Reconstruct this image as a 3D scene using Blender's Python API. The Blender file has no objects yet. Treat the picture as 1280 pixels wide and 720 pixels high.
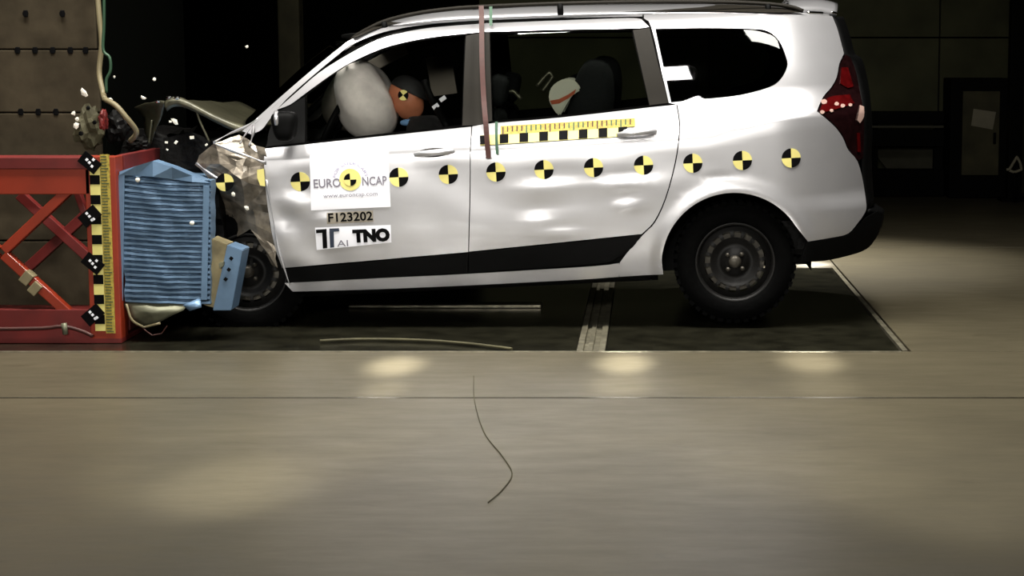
import bpy, bmesh, math, random
from mathutils import Vector, Matrix, noise
from mathutils.geometry import tessellate_polygon

random.seed(7)
scn = bpy.context.scene
C = scn.collection

# ------------------------------------------------------------------ camera
F, PPX, PPY = 2200.0, 810.0, 314.0          # focal length and lens axis, in pixels of 1280x720
PITCH = math.atan(251 / F)
CAM = Vector((0, -8.94, 1.426))
cd = bpy.data.cameras.new('camera')
cam = bpy.data.objects.new('camera', cd)
C.objects.link(cam)
cam.location = CAM
cam.rotation_euler = (math.pi / 2 - PITCH, 0, 0)
cd.sensor_width = 36
cd.lens = F / 1280 * 36
cd.shift_x = -(PPX - 640) / 1280
cd.shift_y = (PPY - 360) / 1280
cd.clip_end = 100
scn.camera = cam

# ------------------------------------------------------------------ world, exposure
w = bpy.data.worlds.new('hall_air')
scn.world = w
w.use_nodes = True
w.node_tree.nodes['Background'].inputs[0].default_value = (0.9, 0.95, 0.8, 1)
w.node_tree.nodes['Background'].inputs[1].default_value = 0.004
scn.view_settings.view_transform = 'Standard'
scn.view_settings.look = 'None'
scn.view_settings.gamma = 1
scn.view_settings.use_curve_mapping = False
scn.view_settings.exposure = -0.35

# ------------------------------------------------------------------ ceiling lamps of the hall, plus added unseen floods and spots
def lamp(loc, target, sx, sy, watts, spread=120, col=(1, 0.97, 0.9)):
    l = bpy.data.lights.new('area_light', 'AREA')
    l.shape = 'RECTANGLE'
    l.size, l.size_y, l.energy, l.color = sx, sy, watts, col
    l.spread = math.radians(spread)
    o = bpy.data.objects.new('area_light', l)
    C.objects.link(o)
    o.location = loc
    o.rotation_euler = (Vector(target) - Vector(loc)).to_track_quat('-Z', 'Y').to_euler()
    return o

for x in (-3.4, -1.2, 1.0):                      # row over the track
    lamp((x, -0.8, 5.2), (x, -0.75, 0), 1.1, 0.7, 75, 110)
for x in (-2.9, -0.7, 1.5):                      # row on the camera side
    lamp((x, -1.5, 5.6), (x, -0.9, 0.4), 1.0, 0.5, 85, 110)
for x in (-2.4, -1.05, -0.2):               # unseen low floods added to brighten the car's flank
    lamp((x, -9.6, 3.1), (x * 0.9 - 0.2, 0, 0.8), 0.75, 0.5, 12, 45)
lamp((0.06, -3.85, 4.6), (-0.4, 0, 0.7), 0.24, 0.7, 20, 120)  # single floods
lamp((1.25, -1.95, 4.6), (0.9, 0, 0.7), 1.3, 0.4, 30, 120)
lamp((1.0, 3.9, 5.0), (0.95, 3.0, 0), 0.5, 0.5, 70, 40)      # beyond the car

def spot(loc, target, watts, deg, blend=1.0):     # unseen narrow beams added to put bright pools on the floor
    l = bpy.data.lights.new('added_pool_spot', 'SPOT')
    l.energy, l.spot_size, l.spot_blend, l.shadow_soft_size = watts, math.radians(deg), blend, 0.06
    l.color = (1, 0.98, 0.94)
    o = bpy.data.objects.new('added_pool_spot', l); C.objects.link(o)
    o.location = loc
    o.rotation_euler = (Vector(target) - Vector(loc)).to_track_quat('-Z', 'Y').to_euler()
for (x, y), wt, deg in (((-1.15, -1.05), 80000, 1.9), ((-1.12, -1.6), 20000, 1.6), ((-0.11, -0.98), 90000, 1.9), ((-0.12, -1.5), 22000, 2.2), ((0.75, -0.95), 45000, 2.2), ((0.74, -1.5), 10000, 2.4),
                        ((-1.36, -3.25), 7000, 5), ((-1.4, -2.9), 4000, 9), ((0.55, -2.6), 3000, 9), ((1.0, -3.2), 3500, 9)):
    spot((x * 1.1, -9.4, 4.6), (x, y, 0), wt, deg)
spot((1.6, 6.0, 5.6), (1.09, 2.78, 0), 26000, 3)

# ------------------------------------------------------------------ helpers
def vray(u, v):
    r = Vector((1, 0, 0))
    f = Vector((0, math.cos(PITCH), -math.sin(PITCH)))
    up = Vector((0, math.sin(PITCH), math.cos(PITCH)))
    return r * ((u - PPX) / F) + up * ((PPY - v) / F) + f

def at(u, v, Y):
    d = vray(u, v)
    return CAM + d * ((Y - CAM.y) / d.y)

def ground(u, v, z=0.0):
    d = vray(u, v)
    return CAM + d * ((z - CAM.z) / d.z)

def s2l(c):
    return tuple((x / 255 / 12.92 if x / 255 <= 0.04045 else ((x / 255 + 0.055) / 1.055) ** 2.4) for x in c)

def mat(name, rgb, rough=0.5, metal=0.0, coat=0.0, vary=0.15, scale=8.0, bump=0.0, spec=0.5, coat_rough=0.04):
    m = bpy.data.materials.new(name)
    m.use_nodes = True
    nt = m.node_tree
    b = nt.nodes['Principled BSDF']
    b.inputs['Roughness'].default_value = rough
    b.inputs['Metallic'].default_value = metal
    b.inputs['Coat Weight'].default_value = coat
    b.inputs['Coat Roughness'].default_value = coat_rough
    b.inputs['Specular IOR Level'].default_value = spec
    c = s2l(rgb)
    tc = nt.nodes.new('ShaderNodeTexCoord')
    no = nt.nodes.new('ShaderNodeTexNoise')
    no.inputs['Scale'].default_value = scale
    no.inputs['Detail'].default_value = 5
    nt.links.new(tc.outputs['Object'], no.inputs['Vector'])
    r = nt.nodes.new('ShaderNodeValToRGB')
    r.color_ramp.elements[0].position = 0.3
    r.color_ramp.elements[1].position = 0.7
    r.color_ramp.elements[0].color = tuple(x * (1 - vary) for x in c) + (1,)
    r.color_ramp.elements[1].color = tuple(min(1, x * (1 + vary)) for x in c) + (1,)
    nt.links.new(no.outputs['Fac'], r.inputs['Fac'])
    nt.links.new(r.outputs['Color'], b.inputs['Base Color'])
    if bump:
        bp = nt.nodes.new('ShaderNodeBump')
        bp.inputs['Strength'].default_value = bump
        bp.inputs['Distance'].default_value = 0.01
        nt.links.new(no.outputs['Fac'], bp.inputs['Height'])
        nt.links.new(bp.outputs['Normal'], b.inputs['Normal'])
    return m

def glass_mat(name, tint, refl=0.10):
    m = bpy.data.materials.new(name)
    m.use_nodes = True
    nt = m.node_tree
    nt.nodes.remove(nt.nodes['Principled BSDF'])
    out = nt.nodes['Material Output']
    t = nt.nodes.new('ShaderNodeBsdfTransparent')
    t.inputs[0].default_value = tint + (1,)
    g = nt.nodes.new('ShaderNodeBsdfGlossy')
    g.inputs['Roughness'].default_value = 0.02
    fr = nt.nodes.new('ShaderNodeFresnel')
    fr.inputs['IOR'].default_value = 1.5
    mx = nt.nodes.new('ShaderNodeMixShader')
    nt.links.new(fr.outputs[0], mx.inputs[0])
    nt.links.new(t.outputs[0], mx.inputs[1])
    nt.links.new(g.outputs[0], mx.inputs[2])
    nt.links.new(mx.outputs[0], out.inputs[0])
    return m

M = dict(
    paint=mat('silver_paint', (190, 189, 192), 0.34, 0.6, 1.0, 0.02),
    paint_bent=mat('silver_paint_scuffed', (128, 119, 106), 0.36, 0.5, 0.6, 0.5, 16, 0.5),
    plastic=mat('black_plastic', (5, 5, 5), 0.6, 0, 0, 0.2, 20, 0, 0.08),
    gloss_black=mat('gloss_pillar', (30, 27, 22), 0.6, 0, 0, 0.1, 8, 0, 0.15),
    trim=mat('interior_trim', (14, 14, 13), 0.85, 0, 0, 0.2, 8, 0, 0.1),
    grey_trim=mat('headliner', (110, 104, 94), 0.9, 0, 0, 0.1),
    fabric=mat('seat_fabric', (20, 20, 22), 0.95, 0, 0, 0.3, 60),
    rubber=mat('tyre_rubber', (4, 4, 4), 0.9, 0, 0, 0.25, 30, 0.2, 0.06),
    rim=mat('steel_rim', (17, 16, 15), 0.5, 0.2, 0, 0.2, 8, 0, 0.3),
    rim_bright=mat('bare_steel', (74, 70, 62), 0.45, 0.5, 0, 0.2),
    wreck=mat('wreck_dark', (9, 8, 7), 0.55, 0, 0, 0.6, 18, 0.8, 0.15),
    hood=mat('bonnet_underside', (70, 68, 52), 0.45, 0.4, 0.2, 0.35, 10, 0.3),
    red=mat('red_paint', (140, 42, 14), 0.5, 0, 0.1, 0.18, 5),
    red_dark=mat('red_paint_dark', (98, 20, 16), 0.55, 0, 0, 0.25, 7),  # darker red for the rear braces, flange and lower parts
    yellow=mat('yellow_print', (226, 214, 128), 0.6, 0, 0, 0.06),
    scale=mat('scale_print', (172, 152, 62), 0.6, 0, 0, 0.35, 90),
    black=mat('black_print', (5, 5, 6), 0.7, 0, 0, 0.1, 8, 0, 0.08),
    white=mat('white_print', (243, 243, 250), 0.55, 0, 0, 0.02),
    grey_print=mat('grey_print', (120, 116, 128), 0.6, 0, 0, 0.1),
    lilac_print=mat('lilac_print', (150, 142, 178), 0.6, 0, 0, 0.1),
    plate_print=mat('plate_grey', (150, 142, 128), 0.6, 0, 0, 0.15),
    navy_print=mat('navy_print', (38, 48, 66), 0.6, 0, 0, 0.1),
    blue=mat('blue_aluminium', (100, 127, 155), 0.42, 0.35, 0, 0.2, 6, 0.2),
    glue=mat('glue_sheet', (128, 117, 86), 0.6, 0.2, 0, 0.35, 12, 0.4),
    sheet=mat('grey_sheet', (112, 112, 92), 0.5, 0.4, 0, 0.3, 9, 0.4),
    concrete=mat('block_concrete', (60, 53, 41), 0.95, 0, 0, 0.3, 7, 0.3, 0.1),
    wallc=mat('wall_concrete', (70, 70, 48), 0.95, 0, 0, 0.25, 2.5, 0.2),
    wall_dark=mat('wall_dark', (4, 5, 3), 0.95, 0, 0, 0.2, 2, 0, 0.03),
    dark_metal=mat('dark_metal', (6, 6, 5), 0.7, 0, 0, 0.3, 8, 0, 0.08),
    steel=mat('channel_steel', (120, 115, 98), 0.4, 0.6, 0, 0.4, 16, 0.3),
    cable=mat('cable_sheath', (122, 112, 84), 0.5, 0, 0, 0.15),
    cable_green=mat('green_cable', (40, 70, 48), 0.5, 0, 0, 0.15),
    tape_red=mat('red_tape', (62, 24, 16), 0.6, 0, 0, 0.15, 30),
    tape_green=mat('green_tape', (40, 78, 54), 0.6, 0, 0, 0.15, 30),
    airbag=mat('airbag_cloth', (244, 236, 230), 0.95, 0, 0, 0.06, 30, 0.2),
    skin=mat('dummy_vinyl', (176, 108, 76), 0.6, 0, 0, 0.15, 14),
    suit=mat('dummy_suit', (20, 19, 19), 0.9, 0, 0, 0.2, 20),
    cap=mat('skull_cap', (13, 12, 12), 0.7, 0, 0, 0.2),
    chalk=mat('blue_chalk', (96, 134, 176), 0.8, 0, 0, 0.1),
    seat_white=mat('child_seat_white', (236, 230, 214), 0.7, 0, 0, 0.05),
    seat_orange=mat('child_seat_orange', (196, 92, 58), 0.7, 0, 0, 0.1),
    lens_red=mat('tail_lens', (66, 6, 7), 0.12, 0, 1.0, 0.3, 30),
    lens_dark=mat('smoked_lens', (22, 8, 9), 0.12, 0, 1.0, 0.3, 30),
    lens_clear=mat('lens_and_glint', (168, 140, 130), 0.1, 0, 1.0, 0.1),
    chrome=mat('chrome', (205, 203, 200), 0.12, 1.0, 0, 0.05),
    shard=mat('pale_shard', (226, 222, 208), 0.4, 0, 0.3, 0.1),
    paper=mat('paper', (138, 132, 112), 0.9, 0, 0, 0.08),
    cabinet=mat('cabinet_grey', (66, 62, 40), 0.8, 0, 0, 0.4, 4),
    panel_grey=mat('panel_grey', (74, 72, 58), 0.85, 0, 0, 0.15),
    glass=glass_mat('clear_glass', (0.93, 0.94, 0.92)),
    glass_mid=glass_mat('tinted_glass', (0.62, 0.66, 0.62)),
    glass_dark=glass_mat('privacy_glass', (0.16, 0.19, 0.17)),
)
# floor: worn, slightly polished concrete
def floor_mat():
    m = mat('floor_concrete', (80, 74, 58), 0.42, 0, 0, 0.16, 1.3, 0.05, 0.5)
    nt = m.node_tree
    b = nt.nodes['Principled BSDF']
    tc = [n for n in nt.nodes if n.type == 'TEX_COORD'][0]
    mp = nt.nodes.new('ShaderNodeMapping')
    mp.inputs['Scale'].default_value = (1.0, 3.2, 1)
    n2 = nt.nodes.new('ShaderNodeTexNoise')
    n2.inputs['Scale'].default_value = 3.0
    n2.inputs['Detail'].default_value = 8
    n2.inputs['Roughness'].default_value = 0.65
    nt.links.new(tc.outputs['Object'], mp.inputs[0])
    nt.links.new(mp.outputs[0], n2.inputs['Vector'])
    cr = nt.nodes.new('ShaderNodeValToRGB')
    cr.color_ramp.elements[0].position, cr.color_ramp.elements[1].position = 0.32, 0.62
    cr.color_ramp.elements[0].color = (0.8, 0.78, 0.74, 1)
    cr.color_ramp.elements[1].color = (1, 1, 1, 1)
    nt.links.new(n2.outputs['Fac'], cr.inputs[0])
    mx = nt.nodes.new('ShaderNodeMix')
    mx.data_type = 'RGBA'
    mx.blend_type = 'MULTIPLY'
    mx.inputs[0].default_value = 1
    src = b.inputs['Base Color'].links[0].from_socket
    nt.links.new(src, mx.inputs[6])
    nt.links.new(cr.outputs[0], mx.inputs[7])
    nt.links.new(mx.outputs[2], b.inputs['Base Color'])
    # scuffs and stains
    mp2 = nt.nodes.new('ShaderNodeMapping'); mp2.inputs['Scale'].default_value = (1.0, 2.2, 1); mp2.inputs['Rotation'].default_value = (0, 0, .25)
    n3 = nt.nodes.new('ShaderNodeTexNoise'); n3.inputs['Scale'].default_value = 3.2; n3.inputs['Detail'].default_value = 6; n3.inputs['Roughness'].default_value = .7; n3.inputs['Distortion'].default_value = .8
    nt.links.new(tc.outputs['Object'], mp2.inputs[0]); nt.links.new(mp2.outputs[0], n3.inputs['Vector'])
    cr3 = nt.nodes.new('ShaderNodeValToRGB')
    cr3.color_ramp.elements[0].position, cr3.color_ramp.elements[1].position = .62, .74
    cr3.color_ramp.elements[0].color = (1, 1, 1, 1); cr3.color_ramp.elements[1].color = (.58, .55, .5, 1)
    nt.links.new(n3.outputs['Fac'], cr3.inputs[0])
    mx3 = nt.nodes.new('ShaderNodeMix'); mx3.data_type = 'RGBA'; mx3.blend_type = 'MULTIPLY'; mx3.inputs[0].default_value = 1
    nt.links.new(mx.outputs[2], mx3.inputs[6]); nt.links.new(cr3.outputs[0], mx3.inputs[7])
    nt.links.new(mx3.outputs[2], b.inputs['Base Color'])
    mr = nt.nodes.new('ShaderNodeMapRange')
    mr.inputs[3].default_value, mr.inputs[4].default_value = 0.52, 0.3
    nt.links.new(n2.outputs['Fac'], mr.inputs[0])
    nt.links.new(mr.outputs[0], b.inputs['Roughness'])
    return m
M['floor'] = floor_mat()
M['pit'] = mat('pit_cover', (27, 26, 19), 0.18, 0, 0, 0.5, 7, 0.06, 0.6)

def tag(o, label=None, cat=None, group=None, kind=None):
    if label: o['label'] = label
    if cat: o['category'] = cat
    if group: o['group'] = group
    if kind: o['kind'] = kind
    return o

def link(name, me, material=None, parent=None):
    if isinstance(me, bmesh.types.BMesh):
        b = me
        me = bpy.data.meshes.new(name)
        b.to_mesh(me)
        b.free()
    o = bpy.data.objects.new(name, me)
    C.objects.link(o)
    if material is not None:
        mats = material if isinstance(material, (list, tuple)) else [material]
        for x in mats:
            me.materials.append(M[x])
    if parent: o.parent = parent
    return o

def thing(name, label, cat, loc=(0, 0, 0), group=None):
    o = bpy.data.objects.new(name, None)
    C.objects.link(o)
    o.location = loc
    o.empty_display_size = 0.1
    return tag(o, label, cat, group)

def smooth(me):
    for p in me.polygons: p.use_smooth = True

def box(bm, c, s, rot=None, bev=0.0):
    """box centred at c, full sizes s, optional 3x3/4x4 rotation"""
    t = bmesh.new()
    bmesh.ops.create_cube(t, size=1)
    bmesh.ops.scale(t, vec=s, verts=t.verts)
    if bev: bmesh.ops.bevel(t, geom=t.edges[:], offset=bev, segments=2, affect='EDGES', profile=0.6)
    if rot is not None: bmesh.ops.rotate(t, cent=(0, 0, 0), matrix=rot, verts=t.verts)
    bmesh.ops.translate(t, vec=c, verts=t.verts)
    me = bpy.data.meshes.new('tmp'); t.to_mesh(me); t.free()
    bm.from_mesh(me); bpy.data.meshes.remove(me)

def bar(bm, a, b, wid, dep, bev=0.004):
    """beam from a to b lying in the XZ plane: wid across, dep along Y"""
    a, b = Vector(a), Vector(b)
    d = b - a
    x = d.normalized()
    y = Vector((0, 1, 0)); y = (y - x * y.dot(x)).normalized()
    z = x.cross(y)
    rot = Matrix((x, y, z)).transposed()
    box(bm, (a + b) / 2, (d.length, dep, wid), rot, bev)

def tube(bm, pts, r, seg=8, smooth_n=4, cap=True):
    P = [Vector(p) for p in pts]
    if smooth_n > 1 and len(P) > 2: P = catmull(P, smooth_n, closed=False)
    rings = []
    nrm = Vector((0, 0, 1))
    for i, p in enumerate(P):
        t = (P[min(i + 1, len(P) - 1)] - P[max(i - 1, 0)]).normalized()
        if abs(t.dot(nrm)) > 0.95: nrm = Vector((0, 1, 0.01))
        a = (nrm - t * nrm.dot(t)).normalized()
        b = t.cross(a)
        rr = r(i / (len(P) - 1)) if callable(r) else r
        rings.append([bm.verts.new(p + a * rr * math.cos(k * 2 * math.pi / seg) + b * rr * math.sin(k * 2 * math.pi / seg)) for k in range(seg)])
        nrm = a
    for i in range(len(rings) - 1):
        for k in range(seg):
            f = bm.faces.new((rings[i][k], rings[i][(k + 1) % seg], rings[i + 1][(k + 1) % seg], rings[i + 1][k]))
            f.smooth = True
    if cap:
        bm.faces.new(rings[0][::-1]); bm.faces.new(rings[-1])

def catmull(P, n, closed=True, corner=50):
    """Catmull-Rom through P, keeping corners sharper than `corner` degrees"""
    N = len(P)
    out = []
    def is_corner(i):
        if not closed and (i == 0 or i == N - 1): return True
        a = P[i] - P[i - 1]; b = P[(i + 1) % N] - P[i]
        if a.length < 1e-9 or b.length < 1e-9: return True
        return math.degrees(a.angle(b)) > corner
    cs = [is_corner(i) for i in range(N)]
    for i in range(N if closed else N - 1):
        p1, p2 = P[i], P[(i + 1) % N]
        p0 = p1 + (p1 - p2) if cs[i] else P[i - 1]
        p3 = p2 + (p2 - p1) if cs[(i + 1) % N] else P[(i + 2) % N]
        for k in range(n):
            t = k / n
            out.append(0.5 * ((2 * p1) + (p2 - p0) * t + (2 * p0 - 5 * p1 + 4 * p2 - p3) * t * t + (3 * p1 - p0 - 3 * p2 + p3) * t ** 3))
    if not closed: out.append(P[-1])
    return out

def lathe(bm, prof, seg=40, cent=(0, 0, 0), holes=None, sgn=1):
    """revolve (r, y) profile about the Y axis"""
    rings = []
    for r, y in prof:
        rings.append([bm.verts.new((cent[0] + r * math.cos(k * 2 * math.pi / seg), cent[1] + sgn * y, cent[2] + r * math.sin(k * 2 * math.pi / seg))) for k in range(seg)])
    for i in range(len(rings) - 1):
        for k in range(seg):
            if holes and holes(i, k): continue
            vs = (rings[i][k], rings[i][(k + 1) % seg], rings[i + 1][(k + 1) % seg], rings[i + 1][k])
            f = bm.faces.new(vs if sgn > 0 else vs[::-1])
            f.smooth = True

def slab(name, outline, y0, y1, material, parent=None, bev=0.0):
    """flat plate: outline [(x, z)] extruded from y0 to y1"""
    bm = bmesh.new()
    a = [bm.verts.new((p[0], y0, p[1])) for p in outline]
    b = [bm.verts.new((p[0], y1, p[1])) for p in outline]
    n = len(a)
    bm.faces.new(a); bm.faces.new(b[::-1])
    for i in range(n): bm.faces.new((a[i], b[i], b[(i + 1) % n], a[(i + 1) % n]))
    bmesh.ops.recalc_face_normals(bm, faces=bm.faces[:])
    if bev: bmesh.ops.bevel(bm, geom=bm.edges[:], offset=bev, segments=2, affect='EDGES')
    return link(name, bm, material, parent)

def text_mesh(s, size, bold=0.0, align='CENTER'):
    cu = bpy.data.curves.new('txt', 'FONT')
    cu.body = s; cu.size = size; cu.offset = bold; cu.align_x = align; cu.align_y = 'CENTER'
    cu.resolution_u = 3
    o = bpy.data.objects.new('txt', cu)
    C.objects.link(o)
    dg = bpy.context.evaluated_depsgraph_get()
    me = bpy.data.meshes.new_from_object(o.evaluated_get(dg))
    bpy.data.objects.remove(o); bpy.data.curves.remove(cu)
    me.materials.clear()
    return me

# ------------------------------------------------------------------ the setting
def floor_piece(name, x0, x1, y0, y1, z1, thick, material, parent=None, bev=0.004):
    bm = bmesh.new()
    box(bm, ((x0 + x1) / 2, (y0 + y1) / 2, z1 - thick / 2), (x1 - x0, y1 - y0, thick), None, bev)
    return link(name, bm, material, parent)

yP0 = ground(810, 439).y            # near edge of the test pit
yS = ground(810, 497).y             # joint in the near slab
yP1 = ground(810, 335).y            # far edge of the pit
yS2 = ground(1200, 309).y           # joint beyond the car
yW = ground(1200, 241).y            # foot of the back wall
xR = (ground(1042, 337).x + ground(1122, 437).x) / 2     # right end of the pit
XL, XRW, YF = -7.5, 6.5, -11.5
fl = link('floor', bmesh.new(), None)
tag(fl, kind='structure')
bm = bmesh.new()
box(bm, ((XL + XRW) / 2, (YF + yW) / 2, -0.14), (XRW - XL, yW - YF, 0.1))
me = bpy.data.meshes.new('floor'); bm.to_mesh(me); bm.free()
fl.data = me; me.materials.append(M['wall_dark'])
g = 0.013
for (a, b, c, d) in ((XL, XRW, YF, yS - g), (XL, XRW, yS + g, yP0 - 0.004),
                     (xR + 0.05, XRW, yP0 + 0.004, yS2 - g), (XL, xR + 0.04, yP1 + 0.02, yS2 - g),
                     (XL, XRW, yS2 + g, yW)):
    floor_piece('slab', a, b, c, d, 0.0, 0.09, 'floor', fl)
xc0, xc1 = ground(720, 437).x, ground(758, 437).x        # steel channel across the pit
xc0, xc1 = (ground(720, 437).x + ground(741, 357).x) / 2, (ground(757, 437).x + ground(768, 355).x) / 2
floor_piece('pit_cover', XL, xc0 - 0.005, yP0 + 0.004, yP1, -0.002, 0.03, 'pit', fl)
floor_piece('pit_cover', xc1 + 0.005, xR, yP0 + 0.004, yP1, -0.002, 0.03, 'pit', fl)
for x0, x1, z in ((xc0, xc0 + 0.03, 0.004), (xc1 - 0.03, xc1, 0.004), (xc0 + 0.05, xc0 + 0.075, -0.002), (xc0 + 0.03, xc1 - 0.03, -0.012)):
    floor_piece('channel_rail', x0, x1, yP0 + 0.004, yP1, z, 0.03, 'steel', fl, 0.002)
floor_piece('pit_edge', xR + 0.008, xR + 0.034, yP0 + 0.004, yP1, 0.004, 0.05, 'steel', fl, 0.002)
floor_piece('pit_edge', XL, xR, yP0 - 0.03, yP0 - 0.006, 0.003, 0.05, 'steel', fl, 0.001)

def wall(name, c, s, material):
    bm = bmesh.new()
    box(bm, c, s)
    return tag(link(name, bm, material), kind='structure')
CZ = 6.5
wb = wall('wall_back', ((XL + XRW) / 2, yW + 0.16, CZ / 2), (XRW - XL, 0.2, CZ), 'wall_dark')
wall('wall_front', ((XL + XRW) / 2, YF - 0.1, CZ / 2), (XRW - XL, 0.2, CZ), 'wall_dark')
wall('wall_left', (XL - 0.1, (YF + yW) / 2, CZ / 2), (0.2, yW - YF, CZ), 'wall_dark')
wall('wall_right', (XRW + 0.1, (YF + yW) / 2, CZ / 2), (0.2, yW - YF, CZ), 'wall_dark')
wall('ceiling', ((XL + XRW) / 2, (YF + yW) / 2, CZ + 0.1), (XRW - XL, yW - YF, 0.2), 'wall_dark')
# concrete panels on the right part of the back wall
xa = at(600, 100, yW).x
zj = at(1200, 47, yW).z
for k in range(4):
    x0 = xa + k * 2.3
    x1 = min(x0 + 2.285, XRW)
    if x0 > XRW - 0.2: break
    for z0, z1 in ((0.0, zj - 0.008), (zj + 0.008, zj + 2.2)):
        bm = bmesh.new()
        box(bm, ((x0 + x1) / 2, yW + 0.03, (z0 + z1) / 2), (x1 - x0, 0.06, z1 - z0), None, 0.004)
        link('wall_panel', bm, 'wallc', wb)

# ------------------------------------------------------------------ the car: its own frame
ROT = Matrix.Rotation(math.radians(-2.7), 3, 'Y')
RINV = ROT.inverted()
WC = at(919, 328, 0.05)
O = WC - ROT @ Vector((0, 0, 0.31)); O.y = 0
WID = 1.75
car = thing('people_carrier', 'silver people carrier with crushed front end and row of round target stickers', 'car', O)
car.rotation_euler = ROT.to_euler()

def pchip(pts):
    X = [p[0] for p in pts]; Y = [p[1] for p in pts]; n = len(X)
    h = [X[i + 1] - X[i] for i in range(n - 1)]
    dl = [(Y[i + 1] - Y[i]) / h[i] for i in range(n - 1)]
    m = [dl[0]] + [0 if dl[i - 1] * dl[i] <= 0 else 2 * dl[i - 1] * dl[i] / (dl[i - 1] + dl[i]) for i in range(1, n - 1)] + [dl[-1]]
    def f(x):
        if x <= X[0]: return Y[0] + m[0] * (x - X[0])
        if x >= X[-1]: return Y[-1] + m[-1] * (x - X[-1])
        i = 0
        while x > X[i + 1]: i += 1
        t = (x - X[i]) / h[i]
        return ((2 * t ** 3 - 3 * t * t + 1) * Y[i] + (t ** 3 - 2 * t * t + t) * h[i] * m[i] + (-2 * t ** 3 + 3 * t * t) * Y[i + 1] + (t ** 3 - t * t) * h[i] * m[i + 1])
    return f
PZ = pchip([(.10, .10), (.2, .06), (.3, .035), (.45, .014), (.6, .003), (.75, 0), (.88, .001), (.945, .006), (.968, .016), (1.03, .056), (1.10, .088),
            (1.3, .155), (1.5, .245), (1.555, .28), (1.59, .33), (1.62, .45), (1.64, .62)])
XE = pchip([(.1, .60), (.2, .66), (.45, .75), (.55, .745), (.65, .71), (.9, .71), (1.1, .705), (1.35, .655), (1.58, .59), (1.7, .56)])

def sst(a, b, x):
    t = max(0, min(1, (x - a) / (b - a)))
    return t * t * (3 - 2 * t)

FACETS = [(-.95, .772, .17, .055, .21), (-1.0, .60, .10, .06, .2), (-.90, .525, .14, .035, .2), (-.56, .768, .15, .045, .21), (-.50, .60, .08, .04, -.14), (-.55, .655, .06, .045, .2),
          (-2.2, .745, .08, .06, .2), (-2.30, .62, .05, .07, .18), (-2.08, .66, .09, .035, .2), (-.06, .745, .07, .025, .2)]
def prof(x, z):
    """depth of the near body side (0 = widest point) in the car's frame"""
    s = 0.09 * sst(-.35, .45, x) * sst(.6, .93, z) * (1 - sst(1.06, 1.2, z))
    y = PZ(z - s)
    xe = XE(z)
    t = (x - (xe - .5)) / .5
    if t > 0: y += .22 * min(t, 1.12) ** 2.4
    r = math.hypot(x, z - .31)                       # flare round the rear wheel
    y -= .014 * math.exp(-((r - .375) / .045) ** 2) * (1 - sst(.7, .95, z))
    a = .0012 + .0075 * sst(-1.75, -2.35, x)         # dents grow towards the crushed nose
    if z < 1.0:
        k = sst(1.0, .85, z) * sst(.1, -.3, x)
        y += k * a * noise.noise(Vector((x * 5.5, z * 6.5, 3.1)))
        for fx, fz, sx, sz, sl in FACETS:
            e = ((x - fx) / sx) ** 2 + ((z - fz) / sz) ** 2
            if e < 9: y += sl * (z - fz) * math.exp(-e)
        y += k * .006 * noise.noise(Vector((x * 2.6 + 4, z * 5.0, 8.1)))
    return y

def loc_at(u, v, y):
    """pixel + depth in the car -> car frame point"""
    return RINV @ (at(u, v, y) - O)

def L(u, v, off=0.0):
    y = 0.05
    for _ in range(9):
        p = loc_at(u, v, y)
        y = prof(p.x, p.z) + off
    return Vector((p.x, p.z, 0))

def onto(x, z, off): return Vector((x, prof(x, z) + off, z))

def mirror_mesh(me, name):
    m2 = me.copy(); m2.name = name
    for v in m2.vertices: v.co.y = WID - v.co.y
    m2.flip_normals()
    return m2

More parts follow.
